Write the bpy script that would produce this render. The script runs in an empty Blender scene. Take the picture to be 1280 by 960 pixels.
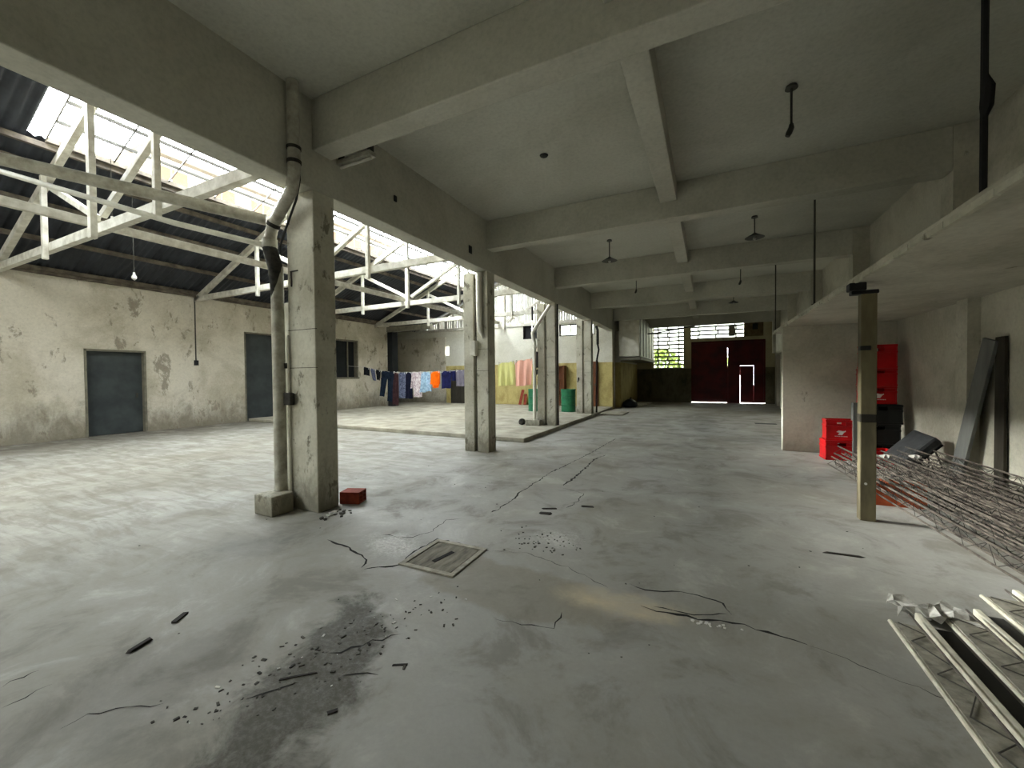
import bpy, math, random
from mathutils import Vector, Matrix
R = math.radians
random.seed(7)
SC = bpy.context.scene
COL = SC.collection

# ------------------------------------------------------------------ camera
cd = bpy.data.cameras.new('camera'); cam = bpy.data.objects.new('camera', cd); COL.objects.link(cam)
cd.sensor_fit = 'HORIZONTAL'; cd.sensor_width = 36.0; cd.lens = 503.28 * 36.0 / 1280.0
cd.clip_start = 0.05; cd.clip_end = 400
_r = Vector((0.89857775, 0.43870843, -0.00964069)); _u = Vector((7.1e-4, 0.02053674, 0.99978885)); _f = Vector((-0.43881379, 0.89839477, -0.01814676))
M = Matrix(((_r[0], _u[0], -_f[0], 0), (_r[1], _u[1], -_f[1], 0), (_r[2], _u[2], -_f[2], 1.5), (0, 0, 0, 1)))
cam.matrix_world = M
SC.camera = cam
# ------------------------------------------------------------------ light
SC.view_settings.view_transform = 'Standard'; SC.view_settings.look = 'None'
SC.view_settings.gamma = 1.0; SC.view_settings.use_curve_mapping = False
SC.view_settings.exposure = 2.88
SC.cycles.diffuse_bounces = 5; SC.cycles.max_bounces = 10; SC.cycles.transparent_max_bounces = 16
W = bpy.data.worlds.new('world'); SC.world = W; W.use_nodes = True
wn = W.node_tree; wn.nodes.clear()
wo = wn.nodes.new('ShaderNodeOutputWorld'); bg = wn.nodes.new('ShaderNodeBackground')
tc = wn.nodes.new('ShaderNodeTexCoord'); nz = wn.nodes.new('ShaderNodeTexNoise'); cr = wn.nodes.new('ShaderNodeValToRGB')
nz.inputs['Scale'].default_value = 2.2; nz.inputs['Detail'].default_value = 5
cr.color_ramp.elements[0].position = .3; cr.color_ramp.elements[0].color = (.80, .88, 1.0, 1)
cr.color_ramp.elements[1].position = .7; cr.color_ramp.elements[1].color = (1.0, .99, .96, 1)
wn.links.new(tc.outputs['Generated'], nz.inputs['Vector']); wn.links.new(nz.outputs['Fac'], cr.inputs['Fac'])
wn.links.new(cr.outputs['Color'], bg.inputs['Color']); wn.links.new(bg.outputs[0], wo.inputs['Surface'])
bg.inputs['Strength'].default_value = 5.0
sl = bpy.data.lights.new('hazy_sun', 'SUN'); sl.energy = 13.0; sl.angle = R(24); sl.color = (1.0, .97, .92)
so = bpy.data.objects.new('hazy_sun', sl); COL.objects.link(so); so.location = (-20, 20, 12)
so.rotation_euler = Vector((math.cos(R(17)), -.02, -math.sin(R(17)))).to_track_quat('-Z', 'Y').to_euler()
def portal(loc, rot, sx, sy):
    l = bpy.data.lights.new('sky_portal', 'AREA'); l.shape = 'RECTANGLE'; l.size = sx; l.size_y = sy
    l.cycles.is_portal = True
    o = bpy.data.objects.new('sky_portal', l); COL.objects.link(o); o.location = loc; o.rotation_euler = rot
SLOPE = math.atan(0.42); YBACK = -9.0
for _y, _l in ((9.85, 13.9), (-4.3, 8.4)):
    portal((-10.13, _y, 6.2), (0, -SLOPE, 0), 1.6, _l)
portal((-8.55, -4.3, 6.2), (0, SLOPE, 0), 1.6, 8.4)
portal((-2.0, 24.25, 3.2), (R(90), 0, R(180)), 1.7, 2.8)
portal((0.15, 24.25, 3.9), (R(90), 0, R(180)), 2.2, 0.9)

# ------------------------------------------------------------------ helpers
def lin(c):
    return tuple((v / 12.92 if v <= .04045 else ((v + .055) / 1.055) ** 2.4) for v in [x / 255 for x in c]) + (1,)
def newmat(name):
    m = bpy.data.materials.new(name); m.use_nodes = True
    nt = m.node_tree; b = nt.nodes['Principled BSDF']; return m, nt, b
def simple(name, c, rough=.7, metal=0, c2=None, scale=6, bump=0, detail=4, spec=.3, stretch=None):
    m, nt, b = newmat(name)
    b.inputs['Roughness'].default_value = rough; b.inputs['Metallic'].default_value = metal
    b.inputs['Specular IOR Level'].default_value = spec
    if c2 is None:
        c2 = tuple(max(0, v * .82) for v in c)
    t = nt.nodes.new('ShaderNodeTexCoord'); n = nt.nodes.new('ShaderNodeTexNoise'); r = nt.nodes.new('ShaderNodeValToRGB')
    n.inputs['Scale'].default_value = scale; n.inputs['Detail'].default_value = detail; n.inputs['Roughness'].default_value = .6
    r.color_ramp.elements[0].position = .35; r.color_ramp.elements[1].position = .65
    r.color_ramp.elements[0].color = lin(c2); r.color_ramp.elements[1].color = lin(c)
    src = t.outputs['Object']
    if stretch:
        mp = nt.nodes.new('ShaderNodeMapping'); mp.inputs['Scale'].default_value = stretch
        nt.links.new(src, mp.inputs['Vector']); src = mp.outputs[0]
    nt.links.new(src, n.inputs['Vector']); nt.links.new(n.outputs['Fac'], r.inputs['Fac']); nt.links.new(r.outputs['Color'], b.inputs['Base Color'])
    if bump:
        bp = nt.nodes.new('ShaderNodeBump'); bp.inputs['Strength'].default_value = bump; bp.inputs['Distance'].default_value = .02
        nt.links.new(n.outputs['Fac'], bp.inputs['Height']); nt.links.new(bp.outputs[0], b.inputs['Normal'])
    return m
class NB:
    """tiny node builder"""
    def __init__(s, nt): s.nt = nt
    def n(s, t, **k):
        o = s.nt.nodes.new(t)
        for a, v in k.items(): setattr(o, a, v)
        return o
    def val(s, sock, v):
        if isinstance(v, (int, float)): sock.default_value = v
        elif isinstance(v, tuple): sock.default_value = v
        else: s.nt.links.new(v, sock)
    def math(s, op, a, b=0.0, c=None, clamp=False):
        o = s.n('ShaderNodeMath', operation=op); o.use_clamp = clamp
        s.val(o.inputs[0], a); s.val(o.inputs[1], b)
        if c is not None: s.val(o.inputs[2], c)
        return o.outputs[0]
    def noise(s, vec, scale, detail=4, rough=.6, dist=0):
        o = s.n('ShaderNodeTexNoise'); s.nt.links.new(vec, o.inputs['Vector'])
        o.inputs['Scale'].default_value = scale; o.inputs['Detail'].default_value = detail
        o.inputs['Roughness'].default_value = rough; o.inputs['Distortion'].default_value = dist
        return o.outputs['Fac']
    def ramp(s, f, a, b, ca=0.0, cb=1.0):
        o = s.n('ShaderNodeMapRange'); o.clamp = True; o.interpolation_type = 'SMOOTHSTEP'
        s.val(o.inputs['Value'], f); o.inputs['From Min'].default_value = a; o.inputs['From Max'].default_value = b
        o.inputs['To Min'].default_value = ca; o.inputs['To Max'].default_value = cb
        return o.outputs[0]
    def mix(s, f, a, b):
        o = s.n('ShaderNodeMix', data_type='RGBA'); s.val(o.inputs[0], f)
        s.val(o.inputs[6], a); s.val(o.inputs[7], b); return o.outputs[2]
    def scale(s, vec, sc, rot=(0, 0, 0), loc=(0, 0, 0)):
        o = s.n('ShaderNodeMapping'); s.nt.links.new(vec, o.inputs['Vector'])
        o.inputs['Scale'].default_value = sc; o.inputs['Rotation'].default_value = rot; o.inputs['Location'].default_value = loc
        return o.outputs[0]
def plaster(name, c, cs, cp, low=.9, lowc=(95, 88, 70), lowamt=.7, scale=1.0, peel=.62, rough=.85, band=None):
    """old whitewash: base c, broad stains cs, peeled patches cp, damp band near the floor"""
    m, nt, b = newmat(name); k = NB(nt)
    P = k.n('ShaderNodeTexCoord').outputs['Object']
    big = k.noise(P, .7 * scale, 6, .65, .4); mid = k.noise(k.scale(P, (1, 1, .55)), 2.6 * scale, 8, .7, .3); fine = k.noise(P, 22, 5, .7)
    col = k.mix(k.ramp(big, .38, .66), lin(c), lin(cs))
    col = k.mix(k.math('MULTIPLY', k.ramp(mid, peel - .03, peel + .04), .8), col, lin(cp))
    sep = k.n('ShaderNodeSeparateXYZ'); nt.links.new(P, sep.inputs[0]); z = sep.outputs['Z']
    if band:
        zb = k.math('ADD', z, k.math('MULTIPLY', k.math('SUBTRACT', fine, .5), .02))
        col = k.mix(k.ramp(zb, band[0] + .01, band[0] - .01), col, k.mix(k.ramp(mid, .4, .7), lin(band[1]), lin(band[2])))
    zz = k.math('ADD', z, k.math('MULTIPLY', k.math('SUBTRACT', mid, .5), 2.2 * low))
    col = k.mix(k.math('MULTIPLY', k.ramp(zz, low, 0.0), lowamt), col, lin(lowc))
    hz = k.math('SUBTRACT', 1.0, k.math('MULTIPLY', k.ramp(fine, .35, .75), .16))
    hv = k.n('ShaderNodeHueSaturation'); nt.links.new(col, hv.inputs['Color']); nt.links.new(hz, hv.inputs['Value'])
    nt.links.new(hv.outputs[0], b.inputs['Base Color'])
    b.inputs['Roughness'].default_value = rough; b.inputs['Specular IOR Level'].default_value = .2
    hgt = k.math('ADD', k.math('MULTIPLY', k.ramp(mid, peel - .03, peel + .04), -.6), k.math('MULTIPLY', fine, .35))
    bp = k.n('ShaderNodeBump'); bp.inputs['Strength'].default_value = .35; bp.inputs['Distance'].default_value = .03
    nt.links.new(hgt, bp.inputs['Height']); nt.links.new(bp.outputs[0], b.inputs['Normal'])
    return m
def floor_mat():
    m, nt, b = newmat('floor_concrete'); k = NB(nt)
    P = k.n('ShaderNodeTexCoord').outputs['Object']
    big = k.noise(P, .45, 6, .6, .6); mid = k.noise(P, 1.7, 8, .68, .5); fine = k.noise(P, 34, 6, .75)
    streak = k.noise(k.scale(P, (1.0, 5.5, 1), (0, 0, R(-28))), 1.1, 6, .7, .6)
    col = k.mix(k.ramp(big, .35, .68), lin((151, 150, 144)), lin((134, 131, 120)))
    col = k.mix(k.math('MULTIPLY', k.ramp(mid, .5, .64), .6), col, lin((112, 109, 100)))
    col = k.mix(k.math('MULTIPLY', k.ramp(mid, .46, .30), .55), col, lin((170, 168, 160)))
    sep = k.n('ShaderNodeSeparateXYZ'); nt.links.new(P, sep.inputs[0]); X, Y = sep.outputs['X'], sep.outputs['Y']
    left = k.ramp(X, -3.0, -6.0)
    col = k.mix(k.math('MULTIPLY', k.math('MULTIPLY', k.ramp(streak, .42, .62), left), .8), col, lin((104, 100, 90)))
    col = k.mix(k.math('MULTIPLY', left, .15), col, lin((176, 170, 152)))
    def blob(cx, cy, rx, ry, rot, wob, soft=.35):
        v = k.scale(P, (1 / rx, 1 / ry, 0), (0, 0, 0)); o = k.n('ShaderNodeVectorMath', operation='SUBTRACT')
        v = k.n('ShaderNodeVectorRotate', rotation_type='Z_AXIS'); v.inputs['Center'].default_value = (cx, cy, 0); v.inputs['Angle'].default_value = rot
        nt.links.new(P, v.inputs['Vector'])
        q = k.n('ShaderNodeVectorMath', operation='SUBTRACT'); nt.links.new(v.outputs[0], q.inputs[0]); q.inputs[1].default_value = (cx, cy, 0)
        q2 = k.n('ShaderNodeVectorMath', operation='MULTIPLY'); nt.links.new(q.outputs[0], q2.inputs[0]); q2.inputs[1].default_value = (1 / rx, 1 / ry, 0)
        L = k.n('ShaderNodeVectorMath', operation='LENGTH'); nt.links.new(q2.outputs[0], L.inputs[0])
        d = k.math('ADD', L.outputs['Value'], k.math('MULTIPLY', k.math('SUBTRACT', k.noise(P, 3.0, 7, .7, .5), .5), wob))
        return k.ramp(d, 1.0, 1.0 - soft)
    # dirty, damp strip running from the pillar towards the left front
    d1 = blob(-1.78, 1.35, .34, .85, R(-28), 2.0, .5)
    col = k.mix(k.math('MULTIPLY', d1, k.ramp(fine, .3, .6, .7, 1.0)), col, lin((66, 64, 52)))
    d2 = blob(-2.5, .95, .5, .6, R(20), 2.2, .6)
    col = k.mix(k.math('MULTIPLY', d2, .35), col, lin((90, 88, 78)))
    # pale scuffed area round the cover, ochre repair streak to its right
    d3 = blob(-2.55, 2.75, .45, .28, R(15), 1.6, .8)
    col = k.mix(k.math('MULTIPLY', d3, k.ramp(fine, .35, .7, .25, .8)), col, lin((205, 204, 198)))
    d4 = blob(-1.25, 3.5, .3, .28, 0, 2.0, .9)
    col = k.mix(k.math('MULTIPLY', d4, k.ramp(fine, .3, .7, .1, .7)), col, lin((200, 198, 192)))
    d6 = blob(-1.35, 2.55, .95, .36, R(4), .9, .25)
    col = k.mix(k.math('MULTIPLY', d6, .55), col, lin((118, 112, 96)))
    d5 = blob(-.55, 2.66, .52, .2, R(-5), 1.2, .7)
    col = k.mix(k.math('MULTIPLY', d5, k.ramp(mid, .35, .6, .45, .95)), col, lin((188, 174, 146)))
    for (cx, cy, rx, ry) in ((-.9, 9.2, .9, .3), (.6, 10.4, .6, .25), (-2.6, 6.3, .8, .7), (-1.6, 12.5, 1.2, .3), (-3.7, 2.2, .6, .5)):
        col = k.mix(k.math('MULTIPLY', blob(cx, cy, rx, ry, 0, 1.4, .9), .45), col, lin((98, 97, 92)))
    wallside = k.math('MULTIPLY', k.ramp(X, -11.6, -14.3), k.ramp(mid, .25, .6, .5, 1.0))  # dirt along the left wall, with its shade painted in
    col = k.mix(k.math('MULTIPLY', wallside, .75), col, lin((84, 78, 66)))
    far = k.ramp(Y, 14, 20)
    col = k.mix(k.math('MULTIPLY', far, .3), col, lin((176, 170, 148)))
    hv = k.n('ShaderNodeHueSaturation'); nt.links.new(col, hv.inputs['Color'])
    nt.links.new(k.math('ADD', k.math('MULTIPLY', fine, .3), .86), hv.inputs['Value']); nt.links.new(hv.outputs[0], b.inputs['Base Color'])
    nt.links.new(k.ramp(mid, .3, .7, .5, .8), b.inputs['Roughness']); b.inputs['Specular IOR Level'].default_value = .35
    hgt = k.math('ADD', k.math('MULTIPLY', mid, 1.0), k.math('MULTIPLY', fine, .25))
    bp = k.n('ShaderNodeBump'); bp.inputs['Strength'].default_value = .25; bp.inputs['Distance'].default_value = .02
    nt.links.new(hgt, bp.inputs['Height']); nt.links.new(bp.outputs[0], b.inputs['Normal'])
    return m
def glass_mat(name, tint=(.93, .96, .95, 1), gloss=.08, rough=.05):
    m = bpy.data.materials.new(name); m.use_nodes = True; nt = m.node_tree; nt.nodes.clear()
    o = nt.nodes.new('ShaderNodeOutputMaterial'); t = nt.nodes.new('ShaderNodeBsdfTransparent'); g = nt.nodes.new('ShaderNodeBsdfGlossy'); mx = nt.nodes.new('ShaderNodeMixShader')
    t.inputs[0].default_value = tint; g.inputs['Roughness'].default_value = rough; mx.inputs[0].default_value = gloss
    nt.links.new(t.outputs[0], mx.inputs[1]); nt.links.new(g.outputs[0], mx.inputs[2]); nt.links.new(mx.outputs[0], o.inputs[0])
    return m

M_wall = plaster('left_whitewash', (206, 200, 184), (176, 169, 150), (134, 126, 110), low=1.1, lowamt=.75, peel=.59)
M_rwall = plaster('right_whitewash', (200, 197, 182), (172, 168, 152), (126, 122, 108), low=.35, lowamt=.4, peel=.66)
M_ceil = plaster('ceiling_paint', (196, 196, 184), (180, 179, 166), (172, 170, 156), low=-9, lowamt=0, peel=.8, scale=.6)
M_col = plaster('column_paint', (200, 198, 182), (176, 172, 154), (104, 98, 84), low=.6, lowamt=.7, lowc=(84, 78, 62), peel=.595, scale=2.0)  # foot band holds grime plus painted-in base shade
M_beam = plaster('beam_paint', (196, 195, 182), (178, 176, 162), (140, 137, 122), low=-9, lowamt=0, peel=.75, scale=.8)
M_yellow = plaster('yellow_dado_wall', (208, 206, 192), (192, 189, 172), (170, 166, 148), low=.2, lowamt=.5, peel=.72, band=(2.12, (190, 176, 116), (158, 142, 88)))
M_front = plaster('front_wall', (182, 174, 142), (160, 150, 118), (128, 118, 92), low=.3, lowamt=.6, peel=.62, band=(1.86, (108, 102, 82), (72, 68, 54)))
M_floor = floor_mat()
M_plat = simple('platform_screed', (172, 167, 150), .8, c2=(132, 127, 112), scale=2.2, bump=.2, detail=8)
M_white = simple('white_paint', (222, 220, 208), .6, c2=(196, 192, 176), scale=4, bump=.1)
M_truss = simple('truss_whitewash', (214, 212, 200), .7, c2=(176, 172, 156), scale=5, bump=.15)
M_sheet = simple('dark_roof_sheet', (58, 62, 68), .6, c2=(38, 41, 46), scale=1.4)
M_purlin = simple('purlin_timber', (112, 104, 90), .8, c2=(74, 68, 60), scale=5)
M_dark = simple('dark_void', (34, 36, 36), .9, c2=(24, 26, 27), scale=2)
M_door = simple('dark_steel_door', (62, 68, 68), .55, c2=(44, 50, 51), scale=1.6)
M_frame = simple('grey_frame', (120, 116, 100), .7)
M_black = simple('black_rubber', (26, 26, 27), .6)
M_pipe = simple('pipe_paint', (182, 180, 166), .5, c2=(140, 136, 122), scale=8)
M_pvcw = simple('white_pvc', (226, 224, 212), .4, c2=(200, 198, 184), scale=6)
M_grime = simple('pipe_grime', (60, 58, 52), .9, c2=(30, 30, 28), scale=14, bump=.4)
M_crack = simple('crack_shadow', (40, 39, 35), .95, c2=(26, 25, 23), scale=20)
M_red = simple('red_gate_paint', (96, 24, 20), .55, c2=(66, 14, 14), scale=1.5)
M_crate = simple('red_plastic', (196, 16, 24), .35, c2=(160, 10, 18), scale=3)
M_cratelogo = simple('white_print', (235, 232, 228), .5)
M_blackp = simple('black_plastic', (24, 25, 26), .45, c2=(16, 17, 18), scale=5)
M_seat = simple('charcoal_vinyl', (66, 68, 70), .55, c2=(48, 50, 52), scale=7, bump=.2)
M_steel = simple('rebar_steel', (110, 103, 94), .5, metal=.2, c2=(44, 38, 34), scale=9)
M_rail = simple('pale_precast', (216, 212, 192), .7, c2=(186, 180, 160), scale=12, bump=.3)
M_precast = simple('grey_precast', (150, 146, 132), .85, c2=(112, 108, 96), scale=18, bump=.5)
M_post = simple('post_timber', (118, 110, 84), .8, c2=(84, 78, 60), scale=6, bump=.3, stretch=(1, 1, .25))
M_plank = simple('grey_plank', (122, 124, 120), .75, c2=(96, 98, 96), scale=5, stretch=(1, 1, .2))
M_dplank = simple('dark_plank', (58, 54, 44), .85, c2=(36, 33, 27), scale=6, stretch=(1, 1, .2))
M_brick = simple('hollow_clay', (150, 66, 44), .8, c2=(116, 46, 32), scale=12, bump=.3)
M_obrick = simple('orange_clay', (196, 96, 56), .8, c2=(160, 72, 40), scale=8, bump=.3)
M_green = simple('drum_green', (44, 120, 82), .4, c2=(28, 92, 62), scale=5)
M_brown = simple('brown_wood', (120, 74, 44), .7, c2=(88, 50, 30), scale=5, stretch=(3, 3, .6))
M_wood = simple('dirty_wood_chip', (50, 44, 38), .8, c2=(30, 27, 24), scale=20, bump=.3)
M_pebble = simple('rubble', (92, 90, 82), .9, c2=(40, 38, 34), scale=9)
M_chip = simple('plaster_chip', (214, 212, 204), .8)
M_cover = simple('manhole_concrete', (132, 128, 114), .85, c2=(88, 84, 74), scale=9, bump=.5, stretch=(2, .5, 1))
M_coverf = simple('manhole_frame', (164, 160, 144), .7, c2=(130, 126, 112), scale=14)
M_lamp = simple('lamp_enamel', (70, 70, 64), .5)
M_metalw = simple('rod_metal', (70, 68, 60), .6)
M_grass = simple('hedge_green', (150, 168, 84), .9, c2=(86, 108, 46), scale=3)
M_yard = simple('yard_paving', (190, 188, 178), .9, c2=(168, 166, 156), scale=1)
M_bldg = simple('neighbour_render', (200, 190, 170), .8, c2=(190, 176, 150), scale=1)
M_shutter = simple('ochre_shutter', (84, 56, 30), .7, c2=(66, 42, 22), scale=4, stretch=(1, 1, 6))
M_trim2 = simple('dark_window_trim', (70, 62, 50), .7)
M_glass = glass_mat('skylight_glass')
M_wglass = glass_mat('window_glass', (.5, .51, .45, 1))
M_trans = simple('pale_gable_sheet', (206, 206, 196), .6, c2=(176, 176, 164), scale=3)

class MB:
    def __init__(s): s.v = []; s.f = []
    def add(s, vs, fs):
        n = len(s.v); s.v += [tuple(p) for p in vs]; s.f += [tuple(i + n for i in f) for f in fs]; return s
    def box(s, x0, x1, y0, y1, z0, z1, mat=None):
        vs = [Vector(p) for p in ((x0, y0, z0), (x1, y0, z0), (x1, y1, z0), (x0, y1, z0), (x0, y0, z1), (x1, y0, z1), (x1, y1, z1), (x0, y1, z1))]
        if mat is not None: vs = [mat @ p for p in vs]
        return s.add(vs, ((0, 3, 2, 1), (4, 5, 6, 7), (0, 1, 5, 4), (1, 2, 6, 5), (2, 3, 7, 6), (3, 0, 4, 7)))
    def bar(s, a, b, w, h, up=(0, 0, 1)):
        """box from a to b; w sideways, h along up"""
        a = Vector(a); b = Vector(b); d = (b - a).normalized(); up = Vector(up)
        sd = d.cross(up)
        if sd.length < 1e-4: sd = d.cross(Vector((0, 1, 0)))
        sd.normalize(); uu = sd.cross(d).normalized()
        vs = [p + sd * (i * w / 2) + uu * (j * h / 2) for p in (a, b) for i, j in ((-1, -1), (1, -1), (1, 1), (-1, 1))]
        return s.add(vs, ((3, 2, 1, 0), (4, 5, 6, 7), (0, 1, 5, 4), (1, 2, 6, 5), (2, 3, 7, 6), (3, 0, 4, 7)))
    def tube(s, pts, r, n=8, cap=True):
        pts = [Vector(p) for p in pts]; rs = r if isinstance(r, (list, tuple)) else [r] * len(pts)
        base = len(s.v); prev = None
        for i, p in enumerate(pts):
            d = (pts[min(i + 1, len(pts) - 1)] - pts[max(i - 1, 0)]).normalized()
            if prev is None:
                a = d.orthogonal().normalized()
            else:
                a = prev - d * prev.dot(d)
                a = a.normalized() if a.length > 1e-5 else d.orthogonal().normalized()
            prev = a; b_ = d.cross(a)
            for k in range(n):
                t = 2 * math.pi * k / n
                s.v.append(tuple(p + (a * math.cos(t) + b_ * math.sin(t)) * rs[i]))
        for i in range(len(pts) - 1):
            for k in range(n):
                k2 = (k + 1) % n
                s.f.append((base + i * n + k, base + i * n + k2, base + (i + 1) * n + k2, base + (i + 1) * n + k))
        if cap:
            s.f.append(tuple(base + k for k in range(n - 1, -1, -1))); e = base + (len(pts) - 1) * n
            s.f.append(tuple(e + k for k in range(n)))
        return s
    def lathe(s, prof, c=(0, 0, 0), n=24):
        base = len(s.v)
        for (r, z) in prof:
            for k in range(n):
                t = 2 * math.pi * k / n; s.v.append((c[0] + r * math.cos(t), c[1] + r * math.sin(t), c[2] + z))
        for i in range(len(prof) - 1):
            for k in range(n):
                k2 = (k + 1) % n
                s.f.append((base + i * n + k, base + i * n + k2, base + (i + 1) * n + k2, base + (i + 1) * n + k))
        s.f.append(tuple(base + k for k in range(n - 1, -1, -1))); e = base + (len(prof) - 1) * n
        s.f.append(tuple(e + k for k in range(n))); return s
    def build(s, name, mat, parent=None, bevel=0, smooth=False, loc=None):
        me = bpy.data.meshes.new(name); me.from_pydata(s.v, [], s.f); me.update(); me.materials.append(mat)
        if smooth:
            for p in me.polygons: p.use_smooth = True
            try: me.set_sharp_from_angle(angle=R(40))
            except Exception: pass
        o = bpy.data.objects.new(name, me); COL.objects.link(o)
        if parent: o.parent = parent
        if loc is not None: o.location = loc
        if bevel:
            md = o.modifiers.new('bevel', 'BEVEL'); md.width = bevel; md.segments = 2; md.limit_method = 'ANGLE'
        return o
def tag(o, label=None, cat=None, group=None, kind=None):
    if label: o['label'] = label
    if cat: o['category'] = cat
    if group: o['group'] = group
    if kind: o['kind'] = kind
    return o
def empty(name, loc=(0, 0, 0), rz=0, label=None, cat=None, group=None, kind=None):
    o = bpy.data.objects.new(name, None); COL.objects.link(o); o.location = loc; o.rotation_euler = (0, 0, rz); o.empty_display_size = .1
    return tag(o, label, cat, group, kind)
def copy_tree(o, parent=None):
    c = o.copy(); COL.objects.link(c)
    if parent: c.parent = parent
    for ch in [x for x in COL.objects if x.parent == o]: copy_tree(ch, c)
    return c
def struct(o): o['kind'] = 'structure'; return o
def wallbox_y(mb, x0, x1, y0, y1, z0, z1, holes):
    """wall running along Y (thickness x0..x1), holes = (ya, yb, za, zb)"""
    ys = sorted({y0, y1} | {h[0] for h in holes} | {h[1] for h in holes}); zs = sorted({z0, z1} | {h[2] for h in holes} | {h[3] for h in holes})
    for a, b in zip(ys, ys[1:]):
        for c, d in zip(zs, zs[1:]):
            my, mz = (a + b) / 2, (c + d) / 2
            if any(h[0] < my < h[1] and h[2] < mz < h[3] for h in holes): continue
            mb.box(x0, x1, a, b, c, d)
def wallbox_x(mb, x0, x1, y0, y1, z0, z1, holes):
    xs = sorted({x0, x1} | {h[0] for h in holes} | {h[1] for h in holes}); zs = sorted({z0, z1} | {h[2] for h in holes} | {h[3] for h in holes})
    for a, b in zip(xs, xs[1:]):
        for c, d in zip(zs, zs[1:]):
            mx, mz = (a + b) / 2, (c + d) / 2
            if any(h[0] < mx < h[1] and h[2] < mz < h[3] for h in holes): continue
            mb.box(a, b, y0, y1, c, d)

# ================================================================== SETTING
YB = -9.0       # wall behind the camera
YF = 24.0       # street wall
XR = 3.0
XL = -14.75
CY = [3.05 + 3.87 * i for i in range(-3, 6)]      # bay lines
CZ, BZ, LZ = 4.55, 4.0, 3.58
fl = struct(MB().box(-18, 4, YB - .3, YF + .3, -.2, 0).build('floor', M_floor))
# raised platform in the shed
pf = MB()
def poly(mb, pts, z0, z1):
    n = len(pts); base = [(p[0], p[1], z0) for p in pts] + [(p[0], p[1], z1) for p in pts]
    mb.add(base, [tuple(range(n - 1, -1, -1)), tuple(range(n, 2 * n))] + [(i, (i + 1) % n, n + (i + 1) % n, n + i) for i in range(n)])
poly(pf, [(-17.3, 15.3), (XL, 15.3), (XL, 8.75), (-3.76, 8.3), (-3.8, 15.3), (-3.9, 18.3), (-17.3, 18.3)], 0, .1)
struct(pf.build('trim_1', M_plat, bevel=.015))
struct(MB().box(-3.8, -2.9, 15.35, 16.7, 0, .05).build('trim_2', M_plat, bevel=.01))
# floor cracks as flat dark lines (children of the floor)
def crack(pts, w=.012, seed=0):
    rnd = random.Random(seed); P = []
    for a, b in zip(pts, pts[1:]):
        a = Vector((*a, 0)); b = Vector((*b, 0)); n = max(2, int((b - a).length / .05))
        for i in range(n):
            t = i / n; q = a.lerp(b, t); nrm = Vector((-(b - a).y, (b - a).x, 0)).normalized()
            P.append(q + nrm * rnd.uniform(-.016, .016))
    P.append(Vector((*pts[-1], 0)))
    vs = []; fs = []
    for i, q in enumerate(P):
        d = (P[min(i + 1, len(P) - 1)] - P[max(0, i - 1)]).normalized(); n = Vector((-d.y, d.x, 0))
        ww = w * rnd.uniform(.25, 1.2) * (0.15 if i in (0, len(P) - 1) else 1)
        vs += [q + n * ww / 2 + Vector((0, 0, .0015)), q - n * ww / 2 + Vector((0, 0, .0015))]
        if i: fs.append((2 * i - 2, 2 * i - 1, 2 * i + 1, 2 * i))
    return MB().add(vs, fs).build('crack', M_crack, fl)
CR = [([(-3.19, 2.57), (-2.91, 2.55), (-2.7, 2.48), (-2.53, 2.43), (-2.47, 2.31)], .022),
      ([(-2.8, 2.9), (-2.62, 2.9), (-2.5, 2.95), (-2.43, 3.16), (-2.48, 3.47), (-2.37, 3.57)], .012),
      ([(-2.15, 3.87), (-2.14, 4.34), (-2.2, 4.76), (-2.21, 5.92), (-2.16, 6.37), (-2.07, 7.53), (-1.99, 9.72)], .022),
      ([(-1.8, 5.24), (-1.78, 5.78), (-1.84, 7.22), (-1.75, 7.58)], .03),
      ([(-.5, 2.95), (-.4, 2.91), (-.23, 2.97), (-.01, 2.98), (.09, 2.95), (.13, 2.83)], .014),
      ([(-.4, 2.69), (-.3, 2.66), (-.12, 2.69), (0, 2.71), (.19, 2.74), (.37, 2.72), (.49, 2.69)], .024),
      ([(-.32, 2.71), (-.03, 2.75), (.11, 2.83)], .012), ([(-1.19, 2.17), (-1.08, 2.18), (-.84, 2.23), (-.84, 2.41)], .01),
      ([(-3.12, .64), (-3.13, .72), (-3.12, .77)], .01), ([(-2.92, .6), (-2.92, .67), (-2.92, .76)], .008), ([(-2.51, .67), (-2.51, .76), (-2.27, .94)], .006),
      ([(-1.76, 5.12), (-1.43, 4.99), (-1.41, 4.64), (-1.46, 4.36)], .012), ([(-2.43, 2.3), (-2.23, 2.48), (-2.28, 2.72), (-2.27, 3.02), (-1.98, 3.03), (-1.7, 3.0)], .022),
      ([(.49, 2.69), (.75, 2.6), (1.0, 2.5)], .006), ([(-1.7, 3.0), (-1.4, 3.1), (-1.0, 3.0), (-.64, 2.83)], .006),
      ([(-1.85, 1.5), (-1.72, 1.68), (-1.62, 1.8)], .014), ([(-1.95, 1.12), (-1.82, 1.3)], .014), ([(-1.66, 1.42), (-1.5, 1.5)], .01)]
for i, (p, w) in enumerate(CR): crack(p, w, i)
# ceiling with its beams
ce = struct(MB().box(-4.2, XR + .3, YB, YF, CZ, CZ + .2).build('ceiling', M_ceil))
for y in CY:
    if y > 22.6: continue
    MB().box(-3.9, 2.72, y, y + .25, BZ, CZ).build('beam', M_beam, ce, bevel=.012)
MB().box(-4.2, -3.9, YB, YF, LZ, CZ + .2).build('beam', M_beam, ce, bevel=.012)
ys = [YB] + [v for y in CY if y < 22.6 for v in (y, y + .25)] + [YF]
for a, b in zip(ys[0::2], ys[1::2]):
    MB().box(-.7, -.45, a, b, 4.26, CZ).build('joist', M_beam, ce, bevel=.01)
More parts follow.
